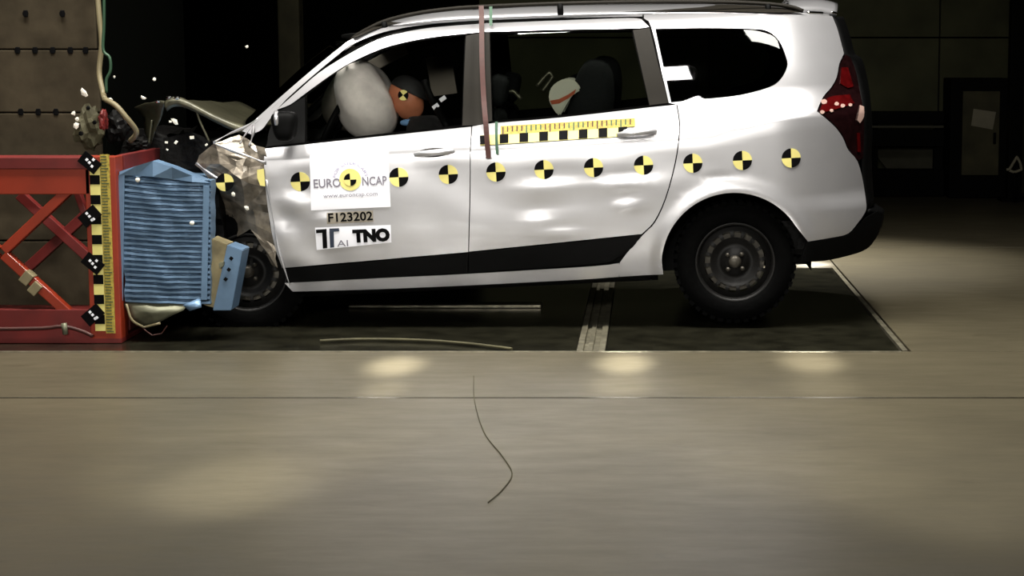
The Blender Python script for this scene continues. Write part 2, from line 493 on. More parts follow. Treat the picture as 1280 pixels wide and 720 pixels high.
def panel(name, outer, material, holes=(), off=0.0, thick=0.022, sm=3, step=0.045, parent=None, mirror=True, far=None, loc=None):
    """sheet of bodywork: px outline laid on the body side, with real thickness"""
    def conv(pl):
        P = [Vector(p) if loc else L(p[0], p[1], off) for p in pl]
        return catmull(P, sm, True, 38) if sm > 1 else P
    loops = [conv(outer)] + [conv(h) for h in holes]
    tris = tessellate_polygon([[(p.x, p.y, 0) for p in lp] for lp in loops])
    flat = [p for lp in loops for p in lp]
    bm = bmesh.new()
    vs = [bm.verts.new((p.x, 0, p.y)) for p in flat]
    for t in tris:
        try: bm.faces.new([vs[i] for i in t])
        except ValueError: pass
    xs = [p.x for p in flat]; zs = [p.y for p in flat]
    for axis, lo, hi in ((0, min(xs), max(xs)), (2, min(zs), max(zs))):
        c = math.ceil(lo / step) * step
        while c < hi:
            co = [0, 0, 0]; no = [0, 0, 0]; co[axis] = c; no[axis] = 1
            bmesh.ops.bisect_plane(bm, geom=bm.verts[:] + bm.edges[:] + bm.faces[:], plane_co=co, plane_no=no, dist=1e-5)
            c += step
    bmesh.ops.remove_doubles(bm, verts=bm.verts[:], dist=2e-4)
    verts, norms, faces, fn = [], [], [], []
    idx = {}
    e = .004
    for v in bm.verts:
        x, z = v.co.x, v.co.z
        idx[v] = len(verts)
        verts.append((x, prof(x, z) + off, z))
        dx = (prof(x + e, z) - prof(x - e, z)) / (2 * e)
        dz = (prof(x, z + e) - prof(x, z - e)) / (2 * e)
        norms.append(Vector((dx, -1, dz)).normalized())
    nf = len(verts)
    for f in bm.faces:
        ii = [idx[v] for v in f.verts]
        a, b, c = (Vector(verts[i]) for i in ii[:3])
        if (f.normal.y) > 0: ii = ii[::-1]
        faces.append(ii); fn.append(None)
    for ed in bm.edges:
        if len(ed.link_faces) == 1:
            f = ed.link_faces[0]
            a, b = ed.verts
            cen = f.calc_center_median()
            A, B = Vector(verts[idx[a]]), Vector(verts[idx[b]])
            k = len(verts)
            verts += [tuple(A), tuple(B), (B.x, B.y + thick, B.z), (A.x, A.y + thick, A.z)]
            n = (B - A).cross(Vector((0, 1, 0)))
            if n.length < 1e-9: n = Vector((0, 0, 1))
            n.normalize()
            quad = [k, k + 1, k + 2, k + 3]
            if n.dot(Vector((cen.x, 0, cen.z)) - Vector((A.x, 0, A.z))) > 0:
                n = -n
            fnorm = (Vector(verts[k + 1]) - Vector(verts[k])).cross(Vector(verts[k + 2]) - Vector(verts[k]))
            if fnorm.dot(n) < 0: quad = quad[::-1]
            faces.append(quad); fn.append(n)
            norms += [n] * 4
    bm.free()
    me = bpy.data.meshes.new(name)
    me.from_pydata(verts, [], faces)
    me.validate()
    smooth(me)
    me.normals_split_custom_set_from_vertices([tuple(n) for n in norms])
    o = link(name, me, material, parent or car)
    if mirror:
        m2 = bpy.data.meshes.new(name)
        m2.from_pydata([(v[0], WID - v[1], v[2]) for v in verts], [], [f[::-1] for f in faces])
        m2.validate(); smooth(m2)
        m2.normals_split_custom_set_from_vertices([(n[0], -n[1], n[2]) for n in norms])
        link(name, m2, far or material, parent or car)
    return o

# --- outlines traced in photo pixels, laid on the body side
G_FRONT = [(383, 119), (401, 103), (434, 81), (471, 65.5), (514, 53), (560, 46.5), (581, 44.5), (577, 156), (470, 168), (383, 178)]
G_REAR = [(613, 42), (700, 39), (789, 37.5), (811, 131), (700, 144), (616, 150.5)]
G_QUART = [(819, 36), (880, 35), (940, 36), (960, 39), (974, 51), (983, 72), (984, 84), (976, 99), (962, 109), (925, 119), (880, 124), (839, 128)]
ARCH = [(918 + 91 * math.cos(math.radians(a)), 331 + 90 * math.sin(math.radians(a))) for a in range(184, 340, 8)]

fd = panel('front_door', [(331, 186), (383, 180.5), (470, 171), (589, 158.4), (587.2, 230), (585.2, 315), (470, 325), (353, 335), (343, 306), (335, 262), (331, 222)], 'paint')
rd = panel('rear_door', [(590.2, 158), (616, 154), (700, 147), (811, 134.5), (845.3, 131), (848.4, 150), (848.4, 168), (843.4, 203.5), (831.4, 247.5), (817.4, 277), (802, 292.5), (700, 303), (586.4, 314.5), (588.2, 240)], 'paint')
panel('front_door_frame', [(346, 137), (372, 114), (400, 90), (437, 67), (471, 50), (502, 41), (540, 34.5), (601, 29.5), (601, 40), (552, 45), (515, 51), (477, 61), (440, 77.5), (419, 90), (395, 107), (376, 121), (362, 131)], 'paint', step=.03)
panel('rear_door_frame', [(603, 29.3), (700, 25.5), (785, 22.5), (802, 24), (811, 33.5), (790, 35.5), (700, 37), (603, 40)], 'paint', step=.03)
panel('roof_side_rail', [(303, 164), (325, 144), (352, 120), (388, 89), (424, 60), (440, 49), (480, 34), (520, 26.5), (560, 22.5), (600, 20.5), (700, 17), (803, 15.5), (803, 20.5), (700, 22.5), (600, 25.5), (540, 30), (500, 35.5), (470, 43), (440, 55), (430, 62), (394, 92), (358, 124), (338, 148), (327, 162), (314, 168)], 'paint', step=.03)
qp = panel('quarter_panel', [(805, 16), (900, 15), (970, 17), (1040, 20), (1046, 34), (1051, 52), (1055, 67), (1049, 80), (1046, 96), (1039, 109), (1029, 121), (1021, 139), (1031, 147), (1045, 160), (1054, 173), (1060, 187), (1072, 202),
       (1079, 228), (1083, 256), (1081, 266), (1072, 279), (1060, 292), (1040, 297), (1010, 302)] + ARCH[::-1][1:] + [(829, 343), (774.4, 346), (775, 328), (804, 293.5), (819, 278), (832.8, 248), (844.8, 204), (849.8, 168), (849.8, 150), (846.7, 131), (836, 128.5), (826, 85), (814, 33), (805, 23)],
       'paint', holes=[G_QUART], step=.035)
panel('sill', [(356, 354), (470, 348), (584, 342.5), (740, 333), (774, 329), (773.8, 346), (700, 351), (500, 360.5), (366, 364.5)], 'paint')
panel('side_moulding', [(357, 337), (470, 327), (584.6, 317), (584.6, 341), (470, 347), (360, 352.5)], 'plastic', off=-.006)
panel('side_moulding', [(586.4, 316.5), (700, 305), (801, 294), (791, 309), (771, 322), (745, 330), (586.4, 340.5)], 'plastic', off=-.006)
panel('pillar_cover', [(582.5, 44.5), (602, 41), (612, 40.5), (615, 151), (598, 156), (578, 157)], 'gloss_black', off=.006)
panel('pillar_cover', [(791, 37.5), (812, 35), (824, 85), (836, 128.5), (812, 131.5)], 'gloss_black', off=.006)
panel('window_glass', G_FRONT, 'glass', off=.014, thick=.004)
panel('window_glass', G_REAR, 'glass_mid', off=.014, thick=.004)
panel('window_glass', G_QUART, 'glass_dark', off=.008, thick=.004)
panel('mirror_base', [(346, 140), (362, 132), (381, 121), (381, 178), (334, 183), (336, 165)], 'plastic', off=.004)
# dark inner shell with the window openings
shell_o = [(330, 190), (345, 140), (400, 94), (440, 60), (520, 30), (600, 25), (805, 19), (970, 20), (1036, 24), (1050, 70), (1015, 138), (1060, 195), (1070, 265), (1012, 298)] + ARCH[::-1][1:] + [(826, 341), (700, 348), (368, 361), (345, 310)]
panel('inner_shell', shell_o, 'trim', holes=[G_FRONT, G_REAR, G_QUART], off=.028, thick=.03, sm=1, step=.06)

# tail lamp with its lenses
tl = panel('tail_lamp', [(1057, 68), (1063, 72), (1070, 90), (1077, 125), (1080, 165), (1079, 197), (1073, 201), (1061, 186), (1055, 172), (1046, 159), (1032, 146), (1022.5, 139), (1030, 122), (1040, 110), (1047.5, 96), (1050.5, 80)], 'lens_dark', off=.004, thick=.05)
panel('red_lens', [(1052, 84), (1060, 84), (1067, 108), (1060, 110), (1050, 104)], 'lens_red', off=-.004, thick=.01, parent=tl, mirror=False)
panel('red_lens', [(1029, 126), (1041, 120), (1062, 118), (1068, 129), (1050, 135), (1030, 140), (1025, 138)], 'lens_red', off=-.004, thick=.01, parent=tl, mirror=False)
panel('red_lens', [(1071, 166), (1075, 166), (1076, 190), (1072, 190)], 'lens_red', off=-.004, thick=.01, parent=tl, mirror=False)
for (u, v, r) in ((1030, 127, 4), (1046, 129.5, 3), (1053.5, 132, 3), (1028, 140, 3), (1039.5, 138, 2.5), (1063, 131, 2.6)):
    panel('lens_and_glint', [(u + r * math.cos(a * .785), v + r * .8 * math.sin(a * .785)) for a in range(8)], 'lens_clear', off=-.007, thick=.008, sm=1, parent=tl, mirror=False)
panel('lens_and_glint', [(1075, 131), (1080, 133), (1080, 146), (1075, 154), (1071.5, 150)], 'lens_clear', off=-.004, thick=.01, sm=2, parent=tl, mirror=False)  # pale piece drawn for a reflection on the lamp
panel('rear_bumper', [(1008, 303), (1040, 298), (1060, 293.5), (1073, 281), (1083, 272), (1097, 264), (1101, 270), (1099, 288), (1090, 305), (1078, 314), (1055, 321), (1030, 326), (1000, 327)], 'plastic', off=-.004, thick=.03)

# roof, windscreen, tailgate: swept from the near edge to the far edge
def sweep(name, edge, material, bulge, n=14, thick=0.01, px=True):
    """edge: car-frame points on the near side; bulge(t)->(dx,dz) at crown fraction"""
    bm = bmesh.new()
    rows = []
    for p in edge:
        row = []
        for k in range(n + 1):
            t = k / n
            y = p.y + (WID - 2 * p.y) * t
            c = 1 - abs(2 * t - 1) ** 2.3
            d = bulge(p, c)
            row.append(bm.verts.new((p.x + d[0], y, p.z + d[1])))
        rows.append(row)
    for i in range(len(rows) - 1):
        for k in range(n):
            f = bm.faces.new((rows[i][k], rows[i][k + 1], rows[i + 1][k + 1], rows[i + 1][k])); f.smooth = True
    bmesh.ops.recalc_face_normals(bm, faces=bm.faces[:])
    bmesh.ops.solidify(bm, geom=bm.faces[:], thickness=thick)
    return link(name, bm, material, car)
def edge3(pts, off=0.0, n=4):
    P = [Vector((q.x, prof(q.x, q.y) + off, q.y)) for q in (L(u, v, off) for u, v in pts)]
    return catmull(P, n, False, 180)
roof_e = edge3([(430, 61), (450, 48), (480, 36), (520, 28), (560, 24), (600, 22), (700, 18.5), (803, 17), (900, 16), (970, 18), (1038, 21)])
sweep('roof', roof_e, 'paint_roof' if 'paint_roof' in M else 'paint', lambda p, c: (0, .062 * c))
ws_e = edge3([(306, 165), (330, 145), (352, 124), (388, 92), (428, 62)])
sweep('windscreen', ws_e, 'glass_dark', lambda p, c: (-.12 * c, .055 * c), thick=.006)
tg_e = edge3([(1041, 21), (1047, 36), (1052, 52), (1057, 68), (1066, 76), (1074, 105), (1079.5, 140), (1081, 170), (1080, 197), (1081, 228), (1084, 262)], .01)
sweep('tailgate', tg_e, 'plastic', lambda p, c: (.075 * min(1, c * 1.5), 0), thick=.02)
bp_e = edge3([(1085, 262), (1099, 266), (1101, 272), (1098, 288), (1088, 306), (1070, 315)], .01)
sweep('bumper_cover', bp_e, 'plastic', lambda p, c: (.05 * min(1, c * 1.5), 0), thick=.02)
sp = sweep('roof_spoiler', edge3([(985, 13), (1005, 12), (1025, 13), (1046, 18)], .02), 'paint', lambda p, c: (.03 * c, .07 * c), thick=.02)
for a, b in ((1009, 1028), (1039, 1045)):  # chrome slivers standing in for highlights on the spoiler
    p0, p1 = L(a, 15.5), L(b, 16.5)
    bm = bmesh.new()
    tube(bm, [onto(p0.x, p0.y, -.01), onto((p0.x + p1.x) / 2, (p0.y + p1.y) / 2, -.014), onto(p1.x, p1.y, -.01)], .007)
    link('spoiler_glint', bm, 'chrome', sp)
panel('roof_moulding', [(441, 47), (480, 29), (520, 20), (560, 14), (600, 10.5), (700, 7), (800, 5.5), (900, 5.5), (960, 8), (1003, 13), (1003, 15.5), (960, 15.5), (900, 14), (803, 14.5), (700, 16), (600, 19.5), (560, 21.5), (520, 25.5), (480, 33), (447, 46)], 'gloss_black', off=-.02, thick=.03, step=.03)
# roof rails with feet
for side in (0, 1):
    q = [(437, 53), (448, 43), (480, 27), (520, 17), (560, 11.5), (600, 8.5), (700, 4.5), (800, 2.5), (900, 2.5), (960, 5), (990, 9), (1004, 14)]
    P = []
    for u, v in q:
        p = loc_at(u, v, .36); P.append(Vector((p.x, .36 if side == 0 else WID - .36, p.z)))
    bm = bmesh.new()
    tube(bm, P, lambda t: .011, 8, 4)
    rr = link('roof_rail', bm, 'chrome' if False else 'steel_rail', car) if 'steel_rail' in M else link('roof_rail', bm, 'gloss_black', car)
    for i in (2, 6, 9):
        bm = bmesh.new()
        tube(bm, [P[i], P[i] - Vector((0, 0, .06))], .016, 8, 1)
        link('rail_foot', bm, 'plastic', rr)

# underbody
bm = bmesh.new()
box(bm, (-1.31, WID / 2, .30), (1.78, WID - .24, .12), None, .03)
box(bm, (.42, WID / 2, .40), (.5, WID - .5, .2), None, .04)
for y in (.45, 1.3): bar(bm, (-2.3, y, .22), (-.4, y, .22), .06, .08)
tube(bm, [(-2.0, 1.0, .2), (-1, 1.0, .19), (0, 1.25, .24), (.6, 1.3, .25)], .03)
link('underbody', bm, 'wreck', car)
bm = bmesh.new()
box(bm, (0, WID / 2, .33), (.12, WID - .45, .1), None, .03)
link('rear_axle', bm, 'wreck', car)
# wheel-arch liners
def liner(cx, cz, r, y0, y1):
    bm = bmesh.new()
    n = 18
    ra, rb = [], []
    for k in range(n + 1):
        a = math.radians(-8 + 196 * k / n)
        ra.append(bm.verts.new((cx + r * math.cos(a), y0, cz + r * math.sin(a))))
        rb.append(bm.verts.new((cx + r * math.cos(a), y1, cz + r * math.sin(a))))
    for k in range(n): bm.faces.new((ra[k], ra[k + 1], rb[k + 1], rb[k]))
    bm.faces.new(rb)
    return link('arch_liner', bm, 'plastic', car)
liner(0, .30, .395, .07, .36)
liner(0, .30, .395, WID - .36, WID - .07)

# wheels
def wheel(cx, cz, y0, sgn, squash=1.0, yaw=0.0):
    root = bpy.data.objects.new('wheel', None); C.objects.link(root); root.parent = car
    root.location = (cx, y0, cz); root.rotation_euler = (0, 0, yaw); root.empty_display_size = .05
    bm = bmesh.new()
    R = .31
    pr = [(.196, .02), (.2, .004), (.225, -.004), (.26, -.006), (.285, .004), (.302, .02)]
    for yy in (.028, .06, .065, .095, .1, .13, .135, .16):
        pr.append((R if yy not in (.065, .1, .135) else R - .009, yy))
    pr += [(.302, .172), (.28, .19), (.2, .19)]
    lathe(bm, pr, 60, (0, 0, 0), None, sgn)
    n = 44                                           # shoulder tread blocks
    for k in range(n):
        a = 2 * math.pi * k / n
        c = Vector((math.cos(a), 0, math.sin(a)))
        rot = Matrix.Rotation(-a, 3, 'Y')
        box(bm, c * .307 + Vector((0, sgn * .03, 0)), (.018, .04, .026), rot)
        box(bm, c * .307 + Vector((0, sgn * .15, 0)), (.018, .04, .026), rot)
    bmesh.ops.recalc_face_normals(bm, faces=bm.faces[:])
    link('tyre', bm, 'rubber', root)
    bm = bmesh.new()
    lathe(bm, [(.208, .012), (.211, .004), (.2, .001), (.192, .006), (.188, .03), (.182, .16)], 48, (0, 0, 0), None, sgn)
    lathe(bm, [(.19, .05), (.165, .038), (.158, .034), (.128, .03), (.12, .034), (.095, .05), (.072, .052), (.068, .04), (.0001, .038)], 48, (0, 0, 0),
          lambda i, k: i == 2 and k % 3 != 0, sgn)
    rim = link('rim', bm, 'rim', root)
    bm = bmesh.new()
    lathe(bm, [(.155, .075), (.0001, .075)], 32, (0, 0, 0), None, sgn)
    link('brake_drum', bm, 'rim_bright', root)
    bm = bmesh.new()
    lathe(bm, [(.034, .04), (.03, .018), (.018, .012), (.0001, .011)], 20, (0, 0, 0), None, sgn)
    link('hub_cap', bm, 'rim_bright', root)
    for k in range(4):
        a = math.radians(45 + 90 * k)
        bm = bmesh.new()
        lathe(bm, [(.012, .042), (.012, .022), (.0001, .02)], 6, (.052 * math.cos(a), 0, .052 * math.sin(a)), None, sgn)
        link('wheel_nut', bm, 'rim_bright', root)
    return root
wheel(0, .31, .045, 1)
wheel(0, .31, WID - .045, -1)
fw = loc_at(309, 341, .10)
wheel(fw.x, fw.z, .10, 1, yaw=math.radians(6))
wheel(fw.x - .1, fw.z, WID - .06, -1)

# door handles
for (u, v) in ((543, 191), (796, 166)):
    p = L(u, v)
    bm = bmesh.new()
    hl = [onto(p.x - .10, p.y - .004, -.006), onto(p.x - .05, p.y, -.03), onto(p.x + .05, p.y + .004, -.03), onto(p.x + .10, p.y + .004, -.006)]
    tube(bm, hl, lambda t: .010 + .006 * math.sin(math.pi * t), 10, 5)
    h = link('door_handle', bm, 'paint', fd if u < 600 else rd)
    bm = bmesh.new()
    lathe(bm, [(.05, 0), (.045, .004), (.001, .006)], 24)
    bmesh.ops.scale(bm, vec=(1.6, -1, .5), verts=bm.verts)
    bmesh.ops.translate(bm, vec=onto(p.x - .005, p.y, .002), verts=bm.verts)
    link('handle_recess', bm, 'gloss_black' if u < 600 else 'paint', fd if u < 600 else rd)

# --- crumpled sheet metal
def crumple(name, V, T, material, parent, cuts=3, amp=.012, freq=9, thick=.004, frame=True, flat=False):
    bm = bmesh.new()
    ks = {}
    for k, (u, v, y) in V.items():
        ks[k] = bm.verts.new(loc_at(u, v, y) if frame else at(u, v, y))
    for t in T:
        bm.faces.new([ks[c] for c in t])
    bmesh.ops.recalc_face_normals(bm, faces=bm.faces[:])
    for v in bm.verts: v.co.y += 0
    bmesh.ops.subdivide_edges(bm, edges=bm.edges[:], cuts=cuts, use_grid_fill=True)
    for v in bm.verts:
        n = Vector((noise.noise(v.co * freq), noise.noise(v.co * freq + Vector((9, 1, 2))), noise.noise(v.co * freq + Vector((3, 7, 5)))))
        v.co += n * amp
    bmesh.ops.solidify(bm, geom=bm.faces[:], thickness=thick)
    o = link(name, bm, material, parent)
    if not flat: smooth(o.data)
    return o
V = dict(a=(267, 178, .05), b=(300, 168, .10), c=(331, 185, .03), d=(248, 196, .12), e=(244, 206, .12), f=(275, 205, -.01), g=(306, 199, .0),
         h=(333, 212, .02), i=(262, 222, .05), j=(270, 240, .05), k=(302, 224, -.04), l=(333, 235, .015), m=(281, 262, .12), n=(306, 260, .05),
         o=(334, 265, .02), p=(288, 300, .14), q=(312, 288, .05), r=(342, 306, .025), t=(330, 312, .03), w=(347, 335, .03), x=(340, 332, .06))
T = ['abg', 'agf', 'adf', 'def', 'eif', 'fgk', 'fki', 'bcg', 'gch', 'ghk', 'hlk', 'ijk', 'jnk', 'knl', 'lno', 'jmn', 'mqn', 'mpq', 'nqo', 'qro', 'qtr', 'trw', 'txw']
fender = crumple('front_fender', V, T, 'paint_bent', car, 2, .018, 17, flat=True)
# bright edge folds of the fender and the bent struts under the windscreen
for pts, r in (([(267, 179, .02), (290, 188, -.01), (312, 196, -.02), (332, 204, 0)], .012), ([(267, 178, .04), (285, 168, .05), (308, 158, .05), (322, 148, .04)], .010),
               ([(246, 204, .08), (256, 212, .03), (270, 222, .0), (283, 226, -.03)], .010), ([(318, 153, .05), (316, 168, .04), (312, 182, .04)], .012),
               ([(314, 158, .05), (304, 172, .04), (300, 180, .04)], .006), ([(333, 225, -.005), (339, 262, -.005), (346, 300, 0), (352, 325, 0), (362, 356, .01)], .009)):
    bm = bmesh.new()
    tube(bm, [loc_at(*p) for p in pts], lambda t: r * (.55 + .3 * math.sin(9 * t + r * 900)), 8, 5)
    link('folded_flange', bm, 'paint', fender)
# bonnet: buckled sheet, folded over at its nose
def sheet(name, near, y0, y1, rise, material, parent, flange=.05, amp=.02, n=12):
    bm = bmesh.new()
    E = catmull([loc_at(u, v, y0) for u, v in near], 4, False, 180)
    rows = []
    for p in E:
        row = [bm.verts.new(p + Vector((.01, -.01, -flange))), bm.verts.new(p + Vector((0, -.018, -flange * .5)))]
        for k in range(n + 1):
            t = k / n
            q = Vector((p.x - .05 * math.sin(math.pi * t), y0 + (y1 - y0) * t, p.z + rise * math.sin(math.pi * t) - .07 * t))
            q += Vector((0, 0, amp * noise.noise(Vector((q.x * 5, q.y * 3, 1.7)))))
            row.append(bm.verts.new(q))
        rows.append(row)
    for i in range(len(rows) - 1):
        for k in range(len(rows[0]) - 1):
            f = bm.faces.new((rows[i][k], rows[i][k + 1], rows[i + 1][k + 1], rows[i + 1][k])); f.smooth = True
    bmesh.ops.recalc_face_normals(bm, faces=bm.faces[:])
    bmesh.ops.solidify(bm, geom=bm.faces[:], thickness=.004)
    return link(name, bm, material, parent)
bon = sheet('bonnet', [(206, 127), (214, 122), (226, 122), (245, 130), (270, 143), (292, 153), (306, 157)], .2, 1.5, .0, 'hood', car)
crumple('bonnet_flap', dict(a=(168, 135, .3), b=(196, 127, .2), c=(207, 126, .2), d=(200, 150, .25), e=(186, 182, .3), f=(178, 150, .35)), ['abf', 'bcd', 'bdf', 'dfe'], 'hood', bon, 3, .012, 14)
for u, v, r in ((211, 122, .012), (221, 122.5, .012), (197, 127, .01)):
    bm = bmesh.new()
    bmesh.ops.create_icosphere(bm, subdivisions=2, radius=r)
    bmesh.ops.scale(bm, vec=(1.5, 1, .8), verts=bm.verts)
    bmesh.ops.translate(bm, vec=loc_at(u, v, .17), verts=bm.verts)
    smooth_o = link('bonnet_hinge_bolt', bm, 'chrome', bon)
# crushed engine bay: lumpy dark mass of broken parts
bm = bmesh.new()
p0, p1 = loc_at(190, 172, .4), loc_at(330, 330, .4)
for (cx, cz, sx, sz, cy, sy) in ((255, 190, 110, 50, .95, 1.2), (292, 250, 50, 90, 1.15, .95), (285, 300, 50, 60, 1.15, .95), (330, 200, 40, 60, .9, 1.3), (205, 178, 60, 30, .8, .8)):
    c = loc_at(cx, cz, cy)
    box(bm, c, (sx / 235, sy, sz / 235))
bmesh.ops.subdivide_edges(bm, edges=bm.edges[:], cuts=7, use_grid_fill=True)
for v in bm.verts:
    v.co += Vector((noise.noise(v.co * 7), noise.noise(v.co * 7 + Vector((5, 0, 0))), noise.noise(v.co * 7 + Vector((0, 5, 0))))) * .05
link('engine_bay', bm, 'wreck', car)
bm = bmesh.new()
box(bm, loc_at(279, 266, .25), (.11, .45, .30)); box(bm, loc_at(268, 245, .2), (.06, .3, .16))
bmesh.ops.subdivide_edges(bm, edges=bm.edges[:], cuts=5, use_grid_fill=True)
for v in bm.verts: v.co += Vector((noise.noise(v.co * 9), noise.noise(v.co * 9 + Vector((5, 0, 0))), noise.noise(v.co * 9 + Vector((0, 5, 0))))) * .03
link('front_bumper', bm, 'plastic', car)
# torn bits in the engine bay
rnd = random.Random(3)
for u, v in ((213, 152), (208, 178), (220, 178), (209, 187), (258, 181), (240, 172)):
    bm = bmesh.new()
    s = rnd.uniform(.008, .016)
    box(bm, (0, 0, 0), (s * 1.4, s * .5, s), Matrix.Rotation(rnd.uniform(-1, 1), 3, 'Y'), s * .1)
    for vv in bm.verts: vv.co += loc_at(u, v, .18)
    link('torn_bracket', bm, 'shard', car)
for pts in ([(246, 140, .2), (250, 152, .2), (256, 165, .2), (262, 178, .2)], [(190, 150, .25), (188, 165, .25), (186, 182, .25)]):
    bm = bmesh.new(); tube(bm, [loc_at(*p) for p in pts], .006); link('torn_wire', bm, 'hood', car)

# --- stickers on the body
def disc_sticker(cx, cz, r, off, parent=car, flatp=None, tilt=0.0):
    """quartered yellow/black target"""
    verts, faces, mi = [], [], []
    n = 6
    def put(x, z):
        verts.append(tuple(onto(x, z, off)) if flatp is None else (x, flatp, z)); return len(verts) - 1
    for q in range(4):
        c = put(cx, cz)
        rim = [put(cx + r * math.cos(tilt + math.pi / 2 * q + math.pi / 2 * k / n), cz + r * math.sin(tilt + math.pi / 2 * q + math.pi / 2 * k / n)) for k in range(n + 1)]
        for k in range(n):
            faces.append((c, rim[k], rim[k + 1])); mi.append(1 if q in (1, 3) else 0)
    nt = len(verts)
    verts += [(x, y + .002, z) for x, y, z in verts]
    for k in range(len(faces)):
        f = faces[k]
        faces.append((f[1] , f[2], f[2] + nt, f[1] + nt)); mi.append(mi[k])
    me = bpy.data.meshes.new('target_sticker')
    me.from_pydata(verts, [], faces)
    o = link('target_sticker', me, ['yellow', 'black'], parent)
    for p, m in zip(me.polygons, mi): p.material_index = m
    return o
for u, v in ((375.5, 227), (498.5, 221.5), (560.5, 218), (620, 215), (680, 212), (742, 209.5), (804.5, 206.5), (866, 204), (928, 200.5), (989, 197.5)):
    p = L(u, v); disc_sticker(p.x, p.y, .049, -.004)
p = loc_at(281, 228, -.055); disc_sticker(p.x, p.z, .045, 0, fender, p.y)
p = loc_at(327, 222, -.03)
# half-hidden sticker on the folded edge
me = bpy.data.meshes.new('target_sticker')
me.from_pydata([(p.x - .02, p.y, p.z + .04), (p.x + .015, p.y, p.z + .045), (p.x + .015, p.y, p.z - .045), (p.x - .01, p.y, p.z - .04), (p.x - .022, p.y, p.z)], [], [(0, 1, 2, 3, 4)])
link('target_sticker', me, 'yellow', fender)

def quad_sticker(name, px, material, off, parent=car, n=6):
    A, B, Cc, Dd = (L(*q) for q in px)              # tl, tr, br, bl
    verts, faces = [], []
    for i in range(n + 1):
        for j in range(n + 1):
            s, t = i / n, j / n
            a = A.lerp(B, s).lerp(Dd.lerp(Cc, s), t)
            verts.append(tuple(onto(a.x, a.y, off)))
    for i in range(n):
        for j in range(n):
            k = i * (n + 1) + j
            faces.append((k, k + 1, k + n + 2, k + n + 1))
    me = bpy.data.meshes.new(name); me.from_pydata(verts, [], faces); smooth(me)
    return link(name, me, material, parent)
def text_on(s, u, v, h, material, off, parent, bold=0, width=None, name='lettering', tilt=0.0, arc=None):
    me = text_mesh(s, h, bold)
    xs = [q.co.x for q in me.vertices]
    k = 1.0 if width is None else width / (max(xs) - min(xs))
    c = L(u, v)
    for q in me.vertices:
        x, z = q.co.x * k, q.co.y
        if arc:
            a = x / arc; x, z = (arc + z) * math.sin(a), (arc + z) * math.cos(a)
        q.co = onto(c.x + x, c.y + z, off)
    return link(name, me, material, parent)
S = 1 / 246.0
board = quad_sticker('logo_board', [(387.5, 194), (486, 186.5), (488.5, 258.5), (389, 263)], 'white', -.004, fd)
text_on('EURO', 409, 229.5, .062, 'grey_print', -.006, board, .001, 34 * S)
text_on('NCAP', 468, 226.5, .062, 'grey_print', -.006, board, .001, 31 * S)
text_on('www.euroncap.com', 438.5, 243.5, .030, 'grey_print', -.006, board, 0, 68 * S)
text_on('FOR SAFER CARS', 438.5, 224.5, .020, 'lilac_print', -.006, board, 0, .23, arc=.083)
c = L(438, 224.5)
bm = bmesh.new()
ring = [bm.verts.new(onto(c.x + .056 * math.cos(a * math.pi / 16), c.y + .056 * math.sin(a * math.pi / 16), -.006)) for a in range(32)]
bm.faces.new(ring)
link('logo_disc', bm, 'yellow', board)
disc = disc_sticker(c.x, c.y, .032, -.008, board); disc.name = 'logo_target'
pl = quad_sticker('number_plate', [(408.5, 266), (466.5, 263), (467, 277), (409, 280)], 'plate_print', -.004, fd)
text_on('F123202', 438, 271.5, .062, 'black', -.006, pl, .0015, 56 * S)
tn = quad_sticker('logo_label', [(394, 284.5), (488.5, 281), (489.5, 303), (396, 312.5)], 'white', -.004, fd)
text_on('TNO', 464.5, 295, .082, 'black', -.007, tn, .006, 47 * S)
def glyph(name, polys, material, parent):
    bm = bmesh.new()
    for pl_ in polys:
        bm.faces.new([bm.verts.new(onto(q.x, q.y, -.007)) for q in (L(*p) for p in pl_)])
    return link(name, bm, material, parent)
glyph('lettering', [[(395, 287), (408.5, 286), (408.5, 290.5), (395.5, 291.5)], [(403, 290.5), (408.5, 290), (409.5, 310), (404, 310.5)]], 'black', tn)
glyph('lettering', [[(412, 285.5), (424, 285), (424.5, 289), (412, 290)], [(412, 289.5), (417.5, 289.5), (418, 309), (413, 309.5)]], 'navy_print', tn)
text_on('AI', 429, 304.5, .047, 'grey_print', -.006, tn, 0, 14 * S)

# ruler along the rear door
rl = quad_sticker('scale_strip', [(626, 157.5), (793.5, 147.5), (794, 158), (626, 168.5)], 'scale', -.006, rd)
for k in range(28):
    s = k / 28
    u = 628 + 165 * s
    v = 158 - 10 * s
    quad_sticker('scale_tick', [(u, v + .3), (u + 1.6, v + .2), (u + 1.6, v + (10 if k % 5 == 0 else 7)), (u, v + (10 if k % 5 == 0 else 7))], 'tape_green' if k % 9 > 4 else 'tape_red', -.008, rl, 1)
ck = quad_sticker('checker_strip', [(600.5, 169), (775, 158.5), (775, 170.5), (600.5, 181.5)], 'yellow', -.0055, rd)
for k in range(8):
    u = 600 + k * 24.7
    v = 169.3 - (u - 600) * .0605
    quad_sticker('black_square', [(u, v), (u + 11, v - .7), (u + 11, v + 10.6), (u, v + 11.3)], 'black', -.0075, ck, 1)
